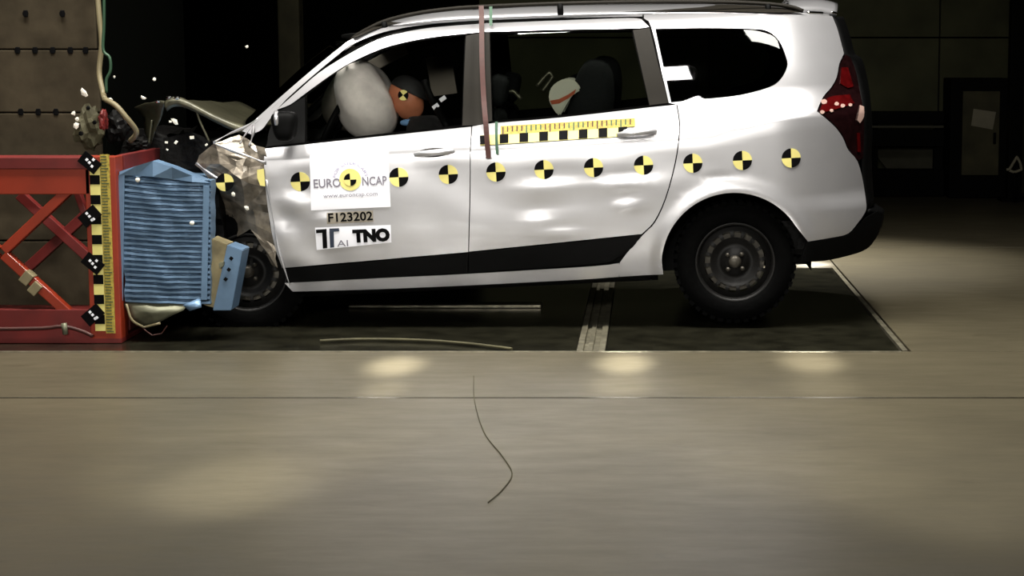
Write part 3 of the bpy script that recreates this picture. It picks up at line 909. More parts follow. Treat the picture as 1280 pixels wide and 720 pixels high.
# tapes hanging over the door and roof
def strap(name, pts, wd, material):
    bm = bmesh.new()
    P = catmull([loc_at(*p) for p in pts], 6, False, 180)
    a = [[bm.verts.new(q + Vector((dx, dy, 0))) for q in P] for dx, dy in ((-wd / 2, 0), (wd / 2, 0), (wd / 2, .003), (-wd / 2, .003))]
    for i in range(len(P) - 1):
        for k in range(4):
            bm.faces.new((a[k][i], a[(k + 1) % 4][i], a[(k + 1) % 4][i + 1], a[k][i + 1]))
    return link(name, bm, material, car)
strap('red_tape', [(601.5, 7, .30), (602, 30, .22), (602.5, 75, .12), (604.5, 120, .05), (607.5, 158, -.02), (610.5, 198, -.03)], .026, 'tape_red')
strap('green_tape', [(613.5, 8, .30), (613.5, 32, .22)], .016, 'tape_green')
strap('green_tape', [(620.5, 152, .02), (620.5, 172, -.015), (621.5, 193, -.03)], .014, 'tape_green')

# mirror housing
bm = bmesh.new()
bmesh.ops.create_icosphere(bm, subdivisions=4, radius=1)
for v in bm.verts:
    c = v.co
    k = (abs(c.x) ** 3.5 + abs(c.y) ** 3.5 + abs(c.z) ** 3.5) ** (-1 / 3.5)
    v.co = Vector((c.x * k * .06 * (1 + .25 * c.z), c.y * k * .06, c.z * k * .075))
bmesh.ops.translate(bm, vec=loc_at(356, 158, -.03), verts=bm.verts)
smo = link('side_mirror', bm, 'plastic', car); smooth(smo.data)
bm = bmesh.new(); tube(bm, [loc_at(345, 140, -.05), loc_at(345, 148, -.09), loc_at(346, 156, -.08)], .012, 8, 4)
link('mirror_edge', bm, 'paint', smo)

# --- cabin
def blob(name, c, s, material, parent, amp=.0, power=2.4, freq=6, rot=0.0, sub=4):
    bm = bmesh.new()
    bmesh.ops.create_icosphere(bm, subdivisions=sub, radius=1)
    R = Matrix.Rotation(rot, 3, 'Y')
    for v in bm.verts:
        d = v.co
        k = (abs(d.x) ** power + abs(d.y) ** power + abs(d.z) ** power) ** (-1 / power)
        q = Vector((d.x * k * s[0], d.y * k * s[1], d.z * k * s[2]))
        if amp: q += d * amp * noise.noise(q * freq + Vector(c))
        v.co = R @ q + Vector(c)
    o = link(name, bm, material, parent); smooth(o.data)
    return o
def seat(x, y, recl=.25, wd=.25, head=True):
    s = blob('car_seat', (x - .22, y, .50), (.27, wd, .09), 'fabric', car, 0, 4)
    blob('seat_back', (x + .12, y, .83), (.08, wd, .33), 'fabric', s, 0, 4, rot=recl)
    if head:
        blob('headrest', (x + .22, y, 1.24), (.05, .13, .085), 'fabric', s, 0, 4, rot=recl)
        for d in (-.05, .05):
            bm = bmesh.new(); tube(bm, [(x + .19, y + d, 1.10), (x + .21, y + d, 1.19)], .006); link('headrest_post', bm, 'rim_bright', s)
seat(-1.42, .45); seat(-1.42, 1.3)
for y in (.42, .875, 1.33): seat(-.42, y, .2, .215)
dash = loc_at(372, 178, .8)
blob('dashboard', (dash.x - .1, WID / 2, .92), (.26, .72, .14), 'trim', car, .01, 4)
blob('headliner', (-.85, WID / 2, 1.565), (1.2, .56, .02), 'trim', car, 0, 5)
pf = loc_at(462, 80, 1.42)
bm = bmesh.new()                                         # pale lining of the far pillar
bar(bm, loc_at(455, 88, 1.4), loc_at(507, 60, 1.38), .07, .03)
link('pillar_lining', bm, 'grey_trim', car)
bm = bmesh.new(); bar(bm, loc_at(548, 70, 1.45), loc_at(556, 118, 1.5), .15, .03); link('pillar_lining', bm, 'grey_trim', car)
# driver airbag and passenger airbag, inflated
ab = loc_at(458, 126, .5)
blob('driver_airbag', ab, (.15, .29, .215), 'airbag', car, .03, 2.3, 5, math.radians(-18))
ab2 = loc_at(446, 126, 1.25)
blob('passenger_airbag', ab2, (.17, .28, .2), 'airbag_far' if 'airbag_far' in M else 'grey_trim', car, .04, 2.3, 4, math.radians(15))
sw = loc_at(418, 158, .5)
bm = bmesh.new()
n = 28
Rr = Matrix.Rotation(math.radians(-62), 3, 'Y')
tube(bm, [sw + Rr @ Vector((.18 * math.cos(2 * math.pi * k / n), .18 * math.sin(2 * math.pi * k / n), 0)) for k in range(n + 1)], .016, 8, 1, False)
st = link('steering_wheel', bm, 'plastic', car)
bm = bmesh.new(); tube(bm, [sw, sw + Vector((-.18, 0, -.12))], .035, 10, 1)
for k in range(3): tube(bm, [sw, sw + Rr @ Vector((.18 * math.cos(2.1 * k + .5), .18 * math.sin(2.1 * k + .5), 0))], .014, 6, 1)
link('steering_column', bm, 'plastic', st)

# ------------------------------------------------------------------ crash dummy at the wheel
dummy = thing('crash_test_dummy', 'tan-faced crash test dummy at the wheel, face pressed into the airbag', 'dummy', O)
dummy.rotation_euler = ROT.to_euler()
hc = loc_at(510, 122, .46)                               # head centre
sk = [(-1.44, .46, .60), (-1.50, .46, .78), (-1.585, .46, .97), (-1.63, .46, 1.07), (hc.x + .055, .46, hc.z - .10),          # 0-4 spine to neck
      (-1.60, .29, 1.02), (-1.72, .25, .84), (-1.93, .33, .90), (-2.01, .34, .93),                                             # 5-8 near arm
      (-1.60, .63, 1.02), (-1.72, .67, .84), (-1.93, .59, .90), (-2.01, .58, .93),                                             # 9-12 far arm
      (-1.45, .37, .60), (-1.88, .33, .66), (-2.14, .36, .36), (-2.26, .36, .34),                                              # 13-16 near leg
      (-1.45, .55, .60), (-1.88, .59, .66), (-2.14, .56, .36), (-2.26, .56, .34)]
ed = [(0, 1), (1, 2), (2, 3), (3, 4), (3, 5), (5, 6), (6, 7), (7, 8), (3, 9), (9, 10), (10, 11), (11, 12), (0, 13), (13, 14), (14, 15), (15, 16), (0, 17), (17, 18), (18, 19), (19, 20)]
rad = [.14, .13, .145, .10, .055, .075, .05, .038, .032, .075, .05, .038, .032, .09, .065, .045, .04, .09, .065, .045, .04]
me = bpy.data.meshes.new('body'); me.from_pydata(sk, ed, [])
bo = bpy.data.objects.new('body', me); C.objects.link(bo)
mod = bo.modifiers.new('s', 'SKIN')
for i, r in enumerate(rad):
    me.skin_vertices[0].data[i].radius = (r, r)
me.skin_vertices[0].data[0].use_root = True
bo.modifiers.new('b', 'SUBSURF').levels = 2
dg = bpy.context.evaluated_depsgraph_get(); dg.update()
bme = bpy.data.meshes.new_from_object(bo.evaluated_get(dg))
bpy.data.objects.remove(bo)
# head joined to the same skin, with brow, nose, mouth and chin; it faces forward and down
bm = bmesh.new(); bm.from_mesh(bme)
h0 = bmesh.new()
bmesh.ops.create_icosphere(h0, subdivisions=4, radius=1)
HR = Matrix.Rotation(math.radians(-24), 3, 'Y')
for v in h0.verts:
    d = v.co.copy()
    q = Vector((d.x * .098, d.y * .077, d.z * .118))
    if d.x < 0:
        q.x -= .022 * math.exp(-((d.z + .08) / .16) ** 2 - (d.y / .22) ** 2)          # nose
        q.x += .014 * math.exp(-((d.z - .18) / .12) ** 2 - ((abs(d.y) - .38) / .2) ** 2)  # eye sockets
        q.x -= .010 * math.exp(-((d.z + .75) / .2) ** 2 - (d.y / .4) ** 2)           # chin
        q.x += .006 * math.exp(-((d.z + .42) / .05) ** 2 - (d.y / .35) ** 2)          # mouth
    if d.z < -.3: q.y *= 1 - .25 * (-.3 - d.z) / .7
    if d.z < -.2 and d.x > .2: q.x *= .75
    v.co = hc + HR @ q
hm = bpy.data.meshes.new('h'); h0.to_mesh(hm); h0.free(); nb = len(bm.faces); bm.from_mesh(hm)
bm.faces.ensure_lookup_table()
for i, f in enumerate(bm.faces):
    f.smooth = True; f.material_index = 1 if i >= nb else 0
link('body', bm, ['suit', 'skin'], dummy)
# skull cap: dark shell over the crown and back of the head
bm = bmesh.new()
bmesh.ops.create_icosphere(bm, subdivisions=4, radius=1)
for v in bm.verts: v.co = Vector((v.co.x * .102, v.co.y * .081, v.co.z * .123))
bmesh.ops.bisect_plane(bm, geom=bm.verts[:] + bm.edges[:] + bm.faces[:], plane_co=(.012, 0, .035), plane_no=Vector((-.8, 0, -.62)), clear_outer=True)
bmesh.ops.solidify(bm, geom=bm.faces[:], thickness=.006)
for v in bm.verts: v.co = hc + HR @ v.co
cp = link('skull_cap', bm, 'cap', dummy); smooth(cp.data)
tp = loc_at(504, 119, .37)
disc_sticker(tp.x, tp.z, .028, 0, dummy, tp.y, .6)
blob('chin_paint', loc_at(512, 153, .39), (.05, .02, .018), 'chalk', dummy)
# the clip on the belt and its two pale tags
bm = bmesh.new()
tube(bm, [loc_at(530, 100, .35), loc_at(540, 125, .33), loc_at(560, 160, .2)], .02, 6, 4)
sb = link('seat_belt', bm, 'plastic', car)
for u, v in ((544, 133), (553, 123.5)):
    bm = bmesh.new()
    a = loc_at(u - 3, v + 2.5, .28); b = loc_at(u + 4, v - 2.5, .28)
    bar(bm, a, b, .022, .006, .002)
    link('belt_tag', bm, 'white', sb)

# child seats in the second row
def child_seat(c, mats, label):
    t = thing('child_seat', label, 'child seat', O)
    t.rotation_euler = ROT.to_euler()
    cx, cy, cz = c
    blob('seat_shell', (cx + .10, cy, cz - .22), (.12, .22, .40), 'fabric', t, 0, 3, rot=.2)
    blob('seat_cushion', (cx - .10, cy, cz - .52), (.22, .22, .09), 'fabric', t, 0, 3.5)
    for s in (-1, 1):
        # side wing of the head support: rounded on top, tapering downwards
        pts = [(-.085, -.02), (-.075, .03), (-.045, .062), (.0, .082), (.045, .078), (.075, .05), (.085, .02), (.05, 0), (.02, -.03), (-.005, -.07), (-.03, -.11), (-.045, -.10), (-.07, -.06)]
        o = slab('head_wing', [(cx + p[0], cz + p[1]) for p in pts], cy + s * .19 - .025, cy + s * .19 + .025, mats[0], t, .008)
        st_ = [(-.078, -.028), (-.03, -.022), (.02, .0), (.062, .026), (.05, .0), (.015, -.022), (-.03, -.045), (-.07, -.048)]
        slab('wing_stripe', [(cx + p[0], cz + p[1]) for p in st_], cy + s * .19 - .028, cy + s * .19 + .028, mats[1], o)
    return t
p = loc_at(706, 118, .24)
child_seat((p.x, .43, p.z), ('seat_white', 'seat_orange'), 'child seat with white orange-striped head wing behind the rear door window')
p = loc_at(764, 97, 1.15)
child_seat((p.x - .2, 1.33, p.z - .05), ('trim', 'grey_trim'), 'dark child seat on the far side of the second row')
# handles glimpsed through the rear window
for pts, mt in (([(671, 108, .9), (680, 97, .9), (687, 90, .9), (691, 96, .9), (684, 106, .9), (678, 114, .9)], 'steel'), ([(625, 122, .6), (634, 115, .6), (642, 114, .6), (652, 124, .6)], 'steel')):
    bm = bmesh.new(); tube(bm, [loc_at(*q) for q in pts], .012, 8, 4); link('seat_handle', bm, mt, car)

# ------------------------------------------------------------------ crash barrier
YB = -.42
def W(u, v, Y=YB): return at(u, v, Y)
barrier = thing('crash_barrier', 'red steel crash barrier frame with yellow and black checker scale', 'barrier', (W(75, 432).x, YB, 0))
def bpart(name, bm, m, parent=barrier):
    o = link(name, bm, m); o.parent = parent
    o.matrix_parent_inverse = Matrix.Translation(-Vector(barrier.location)) if parent is barrier else Matrix.Identity(4)
    return o
zb = 0.0
bm = bmesh.new()
a, b = W(-330, 221), W(112, 221)
box(bm, ((a.x + b.x) / 2, YB + .09, W(0, 227).z), (b.x - a.x, .18, W(0, 211).z - W(0, 243).z), None, .004)
bpart('top_beam', bm, 'red')
bm = bmesh.new()
box(bm, ((a.x + b.x) / 2, YB + .10, W(0, 204).z), (b.x - a.x, .22, W(0, 197).z - W(0, 211).z), None, .003)
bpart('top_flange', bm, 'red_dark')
xl, xr = W(109, 300).x, W(147.5, 300).x
zt = W(120, 196).z
bm = bmesh.new()
box(bm, ((xl + xr) / 2, YB + .06, zt / 2 + .01), (xr - xl, .12, zt - .02), None, .004)
bpart('column', bm, 'red')
bm = bmesh.new(); box(bm, (a.x + .09, YB + .06, zt / 2 + .01), (.16, .12, zt - .02), None, .004)
bpart('column', bm, 'red')
for p_, q_ in (((-2, 316), (-100, 408)), ((-100, 226), (-2, 313))):
    bm = bmesh.new(); bar(bm, W(*p_, YB + .03), W(*q_, YB + .03), 12 / 257, .05); bpart('brace', bm, 'red')
bm = bmesh.new()
box(bm, (xr - .02, YB + .7, zt / 2 + .02), (.04, 1.1, zt - .04), None, .003)
bpart('face_plate', bm, 'red_dark')
bm = bmesh.new()
box(bm, ((a.x + xl) / 2, YB + .08, (W(0, 387).z + W(0, 424).z) / 2), (xl - a.x, .16, W(0, 387).z - W(0, 424).z), None, .004)
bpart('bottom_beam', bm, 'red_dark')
bm = bmesh.new()
box(bm, ((a.x + xr) / 2, YB + .25, .012), (xr - a.x, .5, .024), None, .002)
bpart('base_plate', bm, 'red_dark')
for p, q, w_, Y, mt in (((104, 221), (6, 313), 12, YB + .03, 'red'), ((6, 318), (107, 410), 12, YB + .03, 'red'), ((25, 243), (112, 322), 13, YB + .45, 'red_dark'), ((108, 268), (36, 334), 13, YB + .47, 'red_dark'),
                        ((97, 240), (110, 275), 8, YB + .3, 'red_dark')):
    bm = bmesh.new()
    bar(bm, W(p[0], p[1], Y), W(q[0], q[1], Y), w_ / 257, .05)
    bpart('brace', bm, mt)
for p, q in (((30, 343), (40, 351)), ((41, 356), (50, 364))):
    bm = bmesh.new()
    m_ = (W(*p, YB + .0) + W(*q, YB + .0)) / 2
    bar(bm, W(*p, YB + .02), W(*q, YB + .02), .062, .062)
    bm2 = bm
    o = bpart('tape_band', bm, 'cable')
    o.scale = (1, 1, 1)
# printed strips on the column
cs = slab('checker_strip', [(W(112, 200).x, W(0, 203).z), (W(125, 200).x, W(0, 203).z), (W(125, 200).x, .062), (W(112, 200).x, .062)], YB - .006, YB - .001, 'yellow')
cs.parent = barrier; cs.matrix_parent_inverse = Matrix.Translation(-Vector(barrier.location))
x0, x1 = W(112, 200).x, W(125, 200).x
for k in range(8):
    v = 218.8 + 24.9 * k
    za, zc = W(118, v).z, W(118, v + 11.6).z
    o = slab('black_square', [(x0, za), (x1 - .002, za), (x1 - .002, zc), (x0, zc)], YB - .008, YB - .0055, 'black', None)
    o.parent = cs
for v, sg in ((203, 1), (270, -1), (329, 1), (393, -1)):
    c = W(113 if v < 300 else 117, v)
    R_ = Matrix.Rotation(math.radians(40 * sg), 3, 'Y')
    bm = bmesh.new(); box(bm, (c.x, YB - .012, c.z), (.10, .006, .065), R_)
    o = link('target_plate', bm, 'black'); o.parent = cs
    for ddx, ddz in ((0, 0), (.02, .014 * sg), (-.012, .014), (.012, -.018)):
        bm = bmesh.new(); box(bm, (c.x + ddx, YB - .016, c.z + ddz), (.012, .003, .012), R_)
        t_ = link('target_dot', bm, 'white'); t_.parent = cs
ss = slab('scale_strip', [(W(125.5, 200).x, W(0, 193).z), (W(137, 200).x, W(0, 193).z), (W(137, 200).x, .05), (W(125.5, 200).x, .05)], YB - .006, YB - .001, 'scale')
ss.parent = barrier; ss.matrix_parent_inverse = Matrix.Translation(-Vector(barrier.location))
bm = bmesh.new()
for k in range(60):
    z = .06 + k * .0145
    box(bm, (W(131, 200).x - (.004 if k % 5 else 0), YB - .0068, z), (.036 if k % 5 == 0 else .028, .002, .004))
o = link('scale_ticks', bm, 'cable_green'); o.parent = ss
# rope along the bottom beam
bm = bmesh.new()
tube(bm, [at(-300, 411, YB - .02), at(20, 411, YB - .02), at(75, 408, YB - .02), at(100, 413, YB - .02), at(116, 420, YB - .03)], .009)
tag(link('tether_rope', bm, 'tape_rope' if 'tape_rope' in M else 'tape_red'), 'thin reddish rope strung along the bottom beam of the barrier', 'rope')
bm = bmesh.new(); tube(bm, [at(80, 404, YB - .03), at(82, 418, YB - .03)], .014, 6, 1)
o = link('rope_clip', bm, 'sheet'); tag(o, 'grey clip holding the rope on the barrier beam', 'clip')

# honeycomb block: ribbed blue aluminium
hx0, hx1 = W(150, 300).x, W(262, 300).x
hz0, hz1 = W(200, 379).z, W(200, 219).z
YH = YB + .05
hon = thing('honeycomb_block', 'large ribbed blue aluminium honeycomb block fixed to the red barrier', 'honeycomb block', ((hx0 + hx1) / 2, YH + .5, hz0))
def hpart(o, par=None):
    par = par or hon
    o.parent = par
    if par is hon: o.matrix_parent_inverse = Matrix.Translation(-Vector(hon.location))
    return o
bm = bmesh.new()
NR, NX = 24, 16
rowsv = []
zz = []
for r in range(NR):
    z0 = r / NR
    zz += [(z0, .0), (z0 + .45 / NR, .0), (z0 + .50 / NR, .034), (z0 + .95 / NR, .034)]
zz.append((1, 0))
for s, dep in zz:
    row = []
    for k in range(NX + 1):
        t = k / NX
        x = hx0 + (hx1 - hx0) * t + (.006 * noise.noise(Vector((s * 9, t * 2, 4))) if k in (0, NX) else 0)
        x -= .018 * (1 - s) * t                           # narrower at its foot
        z = hz0 + (hz1 - hz0) * s - (.030 * t + .010 * math.sin(math.pi * t)) * (.35 + .65 * s) + .004 * noise.noise(Vector((s * 14, t * 5, 1)))
        ed_ = min(k, NX - k)
        y = YH + (dep if ed_ > 0 else 0) + .006 * noise.noise(Vector((s * 8, t * 6, 9)))
        row.append(bm.verts.new((x, y, z)))
    rowsv.append(row)
for i in range(len(rowsv) - 1):
    for k in range(NX): bm.faces.new((rowsv[i][k], rowsv[i][k + 1], rowsv[i + 1][k + 1], rowsv[i + 1][k]))
# back, sides, top and bottom
bk = [[bm.verts.new((v.co.x, YH + .10, v.co.z)) for v in (r[0], r[-1])] for r in rowsv]
for i in range(len(rowsv) - 1):
    bm.faces.new((rowsv[i][0], rowsv[i + 1][0], bk[i + 1][0], bk[i][0]))
    bm.faces.new((rowsv[i][-1], bk[i][1], bk[i + 1][1], rowsv[i + 1][-1]))
    bm.faces.new((bk[i][0], bk[i + 1][0], bk[i + 1][1], bk[i][1]))
bm.faces.new(rowsv[0] + [bk[0][1], bk[0][0]]); bm.faces.new(rowsv[-1] + [bk[-1][1], bk[-1][0]])
bmesh.ops.recalc_face_normals(bm, faces=bm.faces[:])
core = hpart(link('ribbed_core', bm, 'blue'))
bm = bmesh.new()                                          # the rest of its width, crushed back by the wheel
box(bm, ((hx0 + at(226, 300, YB).x) / 2, YH + .555, (hz0 + hz1) / 2 - .02), (at(226, 300, YB).x - hx0, .89, hz1 - hz0 - .04), None, .01)
hpart(link('crushed_core', bm, 'blue'))
# edge strip on the far end and the folded cover on top
bm = bmesh.new()
pk = [(149, 214.5), (170, 207.5), (191, 201), (215, 209), (240, 219.5), (262, 228.5)]
lo = [(149, 219), (170, 219.5), (191, 221), (215, 224), (240, 227.5), (262, 231)]
for s_, Y in ((0, YH - .012), (1, YH + 1.0)):
    pass
f0 = [bm.verts.new(at(u, v, YH - .008)) for u, v in pk]
f1 = [bm.verts.new(at(u, v, YH - .014 + .02 * (i % 2))) for i, (u, v) in enumerate(lo)]
b0 = [bm.verts.new(v.co + Vector((0, .10, 0))) for v in f0]
for i in range(len(pk) - 1):
    bm.faces.new((f1[i], f1[i + 1], f0[i + 1], f0[i])); bm.faces.new((f0[i], f0[i + 1], b0[i + 1], b0[i]))
bmesh.ops.recalc_face_normals(bm, faces=bm.faces[:])
bmesh.ops.solidify(bm, geom=bm.faces[:], thickness=.003)
hpart(link('folded_cover', bm, 'blue'))
for p, q in (((258, 232), (255, 375)), ((152, 219), (150, 376))):
    bm = bmesh.new(); bar(bm, at(*p, YH - .006), at(*q, YH - .006), .03, .008, .002); hpart(link('edge_strip', bm, 'blue'))
for u, v in ((240, 279), (172, 225)):
    bm = bmesh.new(); bmesh.ops.create_icosphere(bm, subdivisions=2, radius=.012); bmesh.ops.translate(bm, vec=at(u, v, YH - .012), verts=bm.verts)
    hpart(link('rivet', bm, 'shard'))
# crumpled backing sheet below it
o = crumple('backing_sheet', dict(a=(154, 378, YH + .02), b=(235, 379, YH + .02), c=(228, 388, YH - .01), d=(196, 404, YH + .0), e=(178, 408, YH + .04), f=(164, 398, YH), g=(190, 390, YH - .03)),
            ['abg', 'bcg', 'cdg', 'deg', 'efg', 'fag'], 'sheet', None, 3, .006, 16, .003, False)
hpart(o)
bm = bmesh.new(); tube(bm, [at(158, 380, YH - .02), at(165, 400, YH - .03), at(180, 409, YH), at(200, 404, YH - .02)], .006); hpart(link('sheet_lip', bm, 'cable'))
bm = bmesh.new(); tube(bm, [at(178, 410, YH), at(190, 419, YH - .02), at(202, 417, YH), at(209, 407, YH)], .003); hpart(link('loose_wire', bm, 'tape_red'))

# bumper element of the barrier, torn loose and tilted
be = thing('honeycomb_bumper', 'tilted blue honeycomb bumper piece wedged against the front wheel', 'honeycomb block', W(272, 388))
def bepart(o): o.parent = be; o.matrix_parent_inverse = Matrix.Translation(-Vector(be.location)); return o
def pxslab(name, px, Y, d, m):
    return slab(name, [(at(u, v, Y).x, at(u, v, Y).z) for u, v in px], Y, Y + d, m, None, .003)
bf = bepart(pxslab('blue_face', [(284, 306), (303, 313), (289, 388), (266, 388)], YH + .02, .16, 'blue'))
bepart(pxslab('glue_face', [(263, 298), (284, 306), (271, 386), (254, 381)], YH + .03, .14, 'glue'))
for u, v in ((289, 323), (282, 349), (286, 337)):
    bm = bmesh.new(); q = at(u, v, YH + .014)
    box(bm, q, (.016, .006, .016), Matrix.Rotation(.7, 3, 'Y')); o = link('slot_hole', bm, 'black'); bepart(o)
bepart(pxslab('fixing_tab', [(273, 329), (280, 327), (279, 333), (274, 336)], YH + .0, .05, 'sheet'))
# flat blue piece at the foot
o = crumple('honeycomb_scrap', dict(a=(228, 381, YH - .02), b=(250, 372, YH), c=(252, 384, YH - .03), d=(236, 389, YH - .01)), ['abc', 'acd'], 'blue', None, 2, .006, 12, .003, False)
hpart(o)

# ------------------------------------------------------------------ concrete block behind the barrier
bx0, bx1 = XL + .3, at(124, 60, .22).x
blk = thing('concrete_block', 'massive pale concrete block with rows of bolt holes behind red frame', 'concrete block', ((bx0 + bx1) / 2, 2.0, 0))
def bkpart(o): o.parent = blk; o.matrix_parent_inverse = Matrix.Translation(-Vector(blk.location)); return o
zt_ = 3.4
seams = [0, at(60, 301, .2).z, at(60, 141, .2).z, at(60, 62, .2).z, zt_]
for k in range(4):
    z0, z1 = seams[k], seams[k + 1]
    bm = bmesh.new()
    box(bm, ((bx0 + bx1) / 2, 1.0, (z0 + z1) / 2), (bx1 - bx0 - (.02 if k == 3 else 0), 1.6 + (.0 if k != 3 else -.02), z1 - z0 - .006), None, .006)
    bkpart(link('block_course', bm, 'concrete'))
for v, us in ((63, (22, 44, 66, 88, 107)), (140, (26, 48, 70)), (17, (32, 78))):
    for u in us:
        q = at(u, v, .2)
        bm = bmesh.new(); lathe(bm, [(.016, 0), (.012, -.0), (.0001, .0)], 12, (q.x, .197, q.z)); 
        box(bm, (q.x, .2, q.z), (.022, .01, .035), None, .004)
        bkpart(link('bolt_hole', bm, 'black'))
bm = bmesh.new(); box(bm, (bx1 + .012, 1.02, zt_ / 2), (.02, 1.6, zt_), None, .002)  # near-black plate laid over the block's right side
bkpart(link('dark_side_plate', bm, 'wall_dark'))
# cables down the edge of the block
for pts, r, mt, lab in (([(120, -380, .15), (121, -150, .15), (122, -20, .15), (124, 20, .14), (127, 55, .14), (124, 90, .14), (129, 118, .10), (131, 124, .0)], .014, 'cable', 'pale cable hanging down the edge of the concrete block'),
                        ([(130, -380, .05), (130, -150, .05), (130, -20, .05), (130, 30, .05), (129, 62, .05), (137, 72, .04), (138, 88, .04), (133, 100, .04), (133, 116, .04)], .008, 'cable_green', 'thin green cable looped beside the pale hanging cable'),
                        ([(131, 124, .0), (145, 132, -.05), (158, 147, -.05), (169, 161, -.02), (170, 168, .0), (163, 176, .05)], .014, 'cable', 'curved pale hose sticking out beside the crushed bonnet')):
    bm = bmesh.new(); tube(bm, [at(*q) for q in pts], r, 8, 5)
    tag(link('cable' if r < .1 else 'hose', bm, mt), lab, 'cable')
# torn car parts thrown against the block
def junk(name, c, s, m, label, seed):
    bm = bmesh.new(); bmesh.ops.create_icosphere(bm, subdivisions=3, radius=1)
    for v in bm.verts:
        d = v.co.copy(); k = 1 + .55 * noise.noise(d * 2.2 + Vector((seed, seed * 2, 0)))
        v.co = Vector((d.x * s[0] * k, d.y * s[1] * k, d.z * s[2] * k)) + c
    o = link(name, bm, m); return tag(o, label, 'debris')
junk('broken_plastic', at(112, 160, .05), (.07, .05, .11), 'cabinet', 'crumpled greyish plastic piece thrown up against the concrete block', 1.3)
junk('broken_plastic', at(129, 150, -.12), (.022, .03, .05), 'red_dark', 'torn dark red plastic piece beside the pale hose', 4.1)
junk('broken_plastic', at(146, 160, .10), (.06, .06, .08), 'wreck', 'black torn plastic lump between concrete block and bonnet', 6.7)
junk('broken_plastic', at(172, 180, .24), (.06, .08, .035), 'wreck', 'flat black torn plastic lump above the honeycomb block', 9.7)
rnd = random.Random(11)
def shard(u, v, Y, s, m, lab, grp, el=1.0):
    bm = bmesh.new()
    bmesh.ops.create_icosphere(bm, subdivisions=1, radius=s)
    for q in bm.verts:
        q.co = Vector((q.co.x * el, q.co.y * .35, q.co.z)) * rnd.uniform(.7, 1.25)
    bmesh.ops.rotate(bm, cent=(0, 0, 0), matrix=Matrix.Rotation(rnd.uniform(.3, 1.1), 3, 'Y'), verts=bm.verts)
    o = link('flying_fragment', bm, m); o.location = at(u, v, Y)
    return tag(o, lab, 'fragment', grp)
for u, v, s, el in ((193, 99, .011, 1), (309, 58, .009, 1), (218, 152, .013, 1.6), (179, 122, .010, 1.6), (142, 147, .011, 1.2), (142, 176, .011, 1), (92, 142, .012, 1), (96, 149, .012, 1), (95, 157, .016, 1.2), (105, 116, .016, 2.0), (138, 124, .010, 1.6), (143, 96, .008, 1)):
    if u == 309: lab, grp = 'tiny pale fragment flying high in the dark in front of the windscreen', None
    elif u == 105: lab, grp = 'long pale sliver flying in front of the concrete block', None
    elif u == 95: lab, grp = 'largest pale fragment flying in front of the concrete block', None
    elif u < 130: lab, grp = 'small round pale fragment flying in front of the concrete block', 'pale fragments by the block'
    elif u == 218: lab, grp = 'pale sliver in the dark just under the buckled bonnet', None
    elif u == 193: lab, grp = 'pale fragment flying in the dark above the buckled bonnet', None
    elif u == 179: lab, grp = 'pale sliver flying just above the folded bonnet flap', None
    else: lab, grp = 'small pale fragment flying in the dark beside the pale hose', 'pale fragments by the hose'
    shard(u, v, .1 if u > 130 else -.05, s, 'shard', lab, grp, el)
for u, v in ((101, 167), (110, 135), (118, 153)):
    shard(u, v, -.05, .012, 'black', 'small black fragment flying in front of the concrete block', 'black fragments in the air')
for u, v in ((292, 243), (308, 260)):
    shard(u, v, -.12, .011, 'shard', 'small pale fragment flying in front of the crumpled fender', 'pale fragments by the fender', 1.3)

# ------------------------------------------------------------------ things lying on the pit cover
bm = bmesh.new()
a, b = ground(438, 383), ground(677, 383)
box(bm, ((a.x + b.x) / 2, a.y, .008), (b.x - a.x, .12, .016), None, .003)
tag(link('metal_strip', bm, 'steel'), 'long flat grey metal strip lying on the dark pit cover under the car', 'metal strip')
bm = bmesh.new()
tube(bm, [ground(400, 426, .01), ground(450, 424, .01), ground(520, 425, .01), ground(580, 429, .01), ground(640, 436, .01)], .007, 8, 6)
tag(link('floor_cable', bm, 'cabinet'), 'grey cable curving along the near edge of the pit cover', 'cable')
bm = bmesh.new()  # thin tube drawn for a crack in the floor
tube(bm, [ground(592, 470, .003), ground(593, 500, .003), ground(605, 540, .003), ground(628, 570, .003), ground(640, 592, .003), ground(628, 612, .003), ground(610, 628, .003)], .002, 6, 6)
tag(link('floor_crack', bm, 'cabinet'), 'thin brown crack curling across the concrete floor', 'crack')

# ------------------------------------------------------------------ along the back wall
def wbox(name, px, Y, d, m, label, cat, bev=.006):
    (u0, v0), (u1, v1) = px
    p, q = at(u0, v0, Y), at(u1, v1, Y)
    bm = bmesh.new(); box(bm, ((p.x + q.x) / 2, Y + d / 2, (p.z + q.z) / 2), (abs(q.x - p.x), d, abs(p.z - q.z)), None, bev)
    o = link(name, bm, m)
    return tag(o, label, cat) if label else o
Yr = yW - .5
rail = thing('guard_rail', 'low dark double guard rail in front of the concrete back wall', 'guard rail', (at(1140, 200, Yr).x, Yr, 0))
def rp(o): o.parent = rail; o.matrix_parent_inverse = Matrix.Translation(-Vector(rail.location))
for v0, v1, mt in ((139, 155, 'dark_metal'), (157, 160, 'panel_grey'), (162, 183, 'dark_metal')):
    rp(wbox('rail_beam', ((985, v0), (1180, v1)), Yr, .08, mt, None, None))
for u in (1000, 1092, 1174):
    p = at(u, 140, Yr + .1)
    bm = bmesh.new(); box(bm, (p.x, Yr + .13, p.z / 2), (.09, .09, p.z), None, .006); rp(link('post', bm, 'dark_metal'))
p0, p1 = at(985, 213, Yr), at(1180, 240, Yr)
bm = bmesh.new(); box(bm, ((p0.x + p1.x) / 2, Yr + .15, p0.z / 2), (p1.x - p0.x, .3, p0.z), None, .01); rp(link('rail_base', bm, 'dark_metal'))
pb = thing('wall_board', 'pale grey board leaning behind the low guard rail', 'board', (at(1140, 213, Yr + .4).x, Yr + .4, 0))
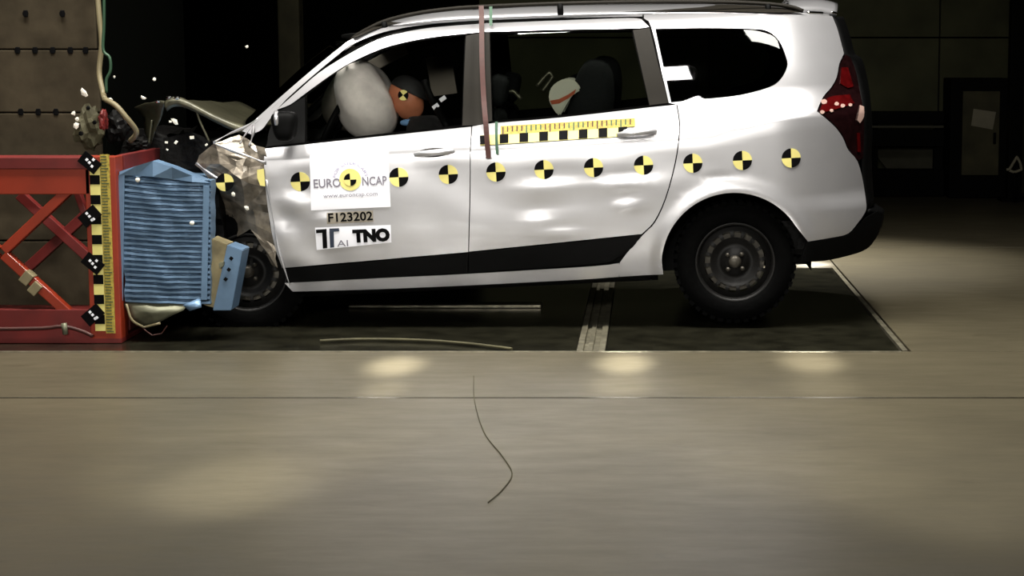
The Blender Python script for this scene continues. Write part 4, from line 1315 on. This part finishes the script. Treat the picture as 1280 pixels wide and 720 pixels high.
o = slab('board_panel', [(at(u, v, Yr + .35).x, at(u, v, Yr + .35).z) for u, v in ((1088, 185), (1187, 185), (1184, 213), (1110, 213))], Yr + .35, Yr + .38, 'panel_grey')
o.parent = pb; o.matrix_parent_inverse = Matrix.Translation(-Vector(pb.location))
bm = bmesh.new(); q = at(1137, 213, Yr + .36); box(bm, (q.x, Yr + .36, q.z / 2), (.5, .03, q.z)); o = link('board_foot', bm, 'dark_metal'); o.parent = pb; o.matrix_parent_inverse = Matrix.Translation(-Vector(pb.location))
# cabinet
Yc = yW - .7
p0, p1 = at(1190, 98, Yc), at(1262, 240, Yc)
cab = thing('tall_cabinet', 'dark framed cabinet with dingy door by the back wall', 'cabinet', ((p0.x + p1.x) / 2, Yc + .25, 0))
def cp_(o): o.parent = cab; o.matrix_parent_inverse = Matrix.Translation(-Vector(cab.location))
bm = bmesh.new(); box(bm, ((p0.x + p1.x) / 2, Yc + .27, p0.z / 2), (p1.x - p0.x, .46, p0.z), None, .012); cp_(link('cabinet_body', bm, 'dark_metal'))
cp_(wbox('cabinet_door', ((1204, 114), (1248, 219)), Yc + .0, .04, 'cabinet', None, None))
cp_(wbox('door_handle', ((1242, 166), (1245, 180)), Yc - .02, .02, 'dark_metal', None, None, .002))
pp = [(at(u, v, Yc - .012).x, at(u, v, Yc - .012).z) for u, v in ((1217, 136), (1245, 140), (1241, 162), (1214, 157))]
tag(slab('paper_sheet', pp, Yc - .012, Yc - .006, 'paper'), 'crooked sheet of pale paper stuck on the cabinet door', 'paper')
# post and hand truck at the right
p0 = at(1270, 30, Yc - .3)
bm = bmesh.new(); box(bm, (p0.x + .02, Yc - .25, 1.6), (.13, .13, 3.2), None, .01); box(bm, (p0.x + .02, Yc - .25, .015), (.26, .26, .03), None, .004)
tag(link('steel_post', bm, 'dark_metal'), 'tall dark square steel post beside the cabinet', 'post')
Yt = Yc - .7
q = at(1270, 205, Yt)
hr = thing('hose_reel', 'small pale coiled hose standing in front of the dark steel post', 'hose', (q.x, Yt, 0))
for pts, r in (([(1258, 212), (1262, 211), (1267, 203), (1271, 196), (1275, 203), (1277, 212), (1268, 215), (1262, 213)], .013), ([(1268, 215), (1268, 228), (1268, 250)], .012)):
    bm = bmesh.new(); tube(bm, [at(u, v, Yt) for u, v in pts[:-1]] + [Vector((at(*pts[-1], Yt).x, Yt, max(.01, at(*pts[-1], Yt).z)))], r, 8, 4)
    o = link('coil' if len(pts) > 4 else 'stand', bm, 'paper' if len(pts) > 4 else 'dark_metal'); o.parent = hr; o.matrix_parent_inverse = Matrix.Translation(-Vector(hr.location))
# column in the dark behind the bonnet
p0 = at(364, 60, 6.5)
bm = bmesh.new(); lathe(bm, [(.0001, -.0)], 3) if False else None
bm = bmesh.new(); box(bm, (p0.x, 6.5, CZ / 2), (.19, .19, CZ), None, .02); box(bm, (p0.x, 6.5, .02), (.36, .36, .04), None, .005)
tag(link('steel_column', bm, 'cabinet'), 'dim square column standing in the dark behind the bonnet', 'column')
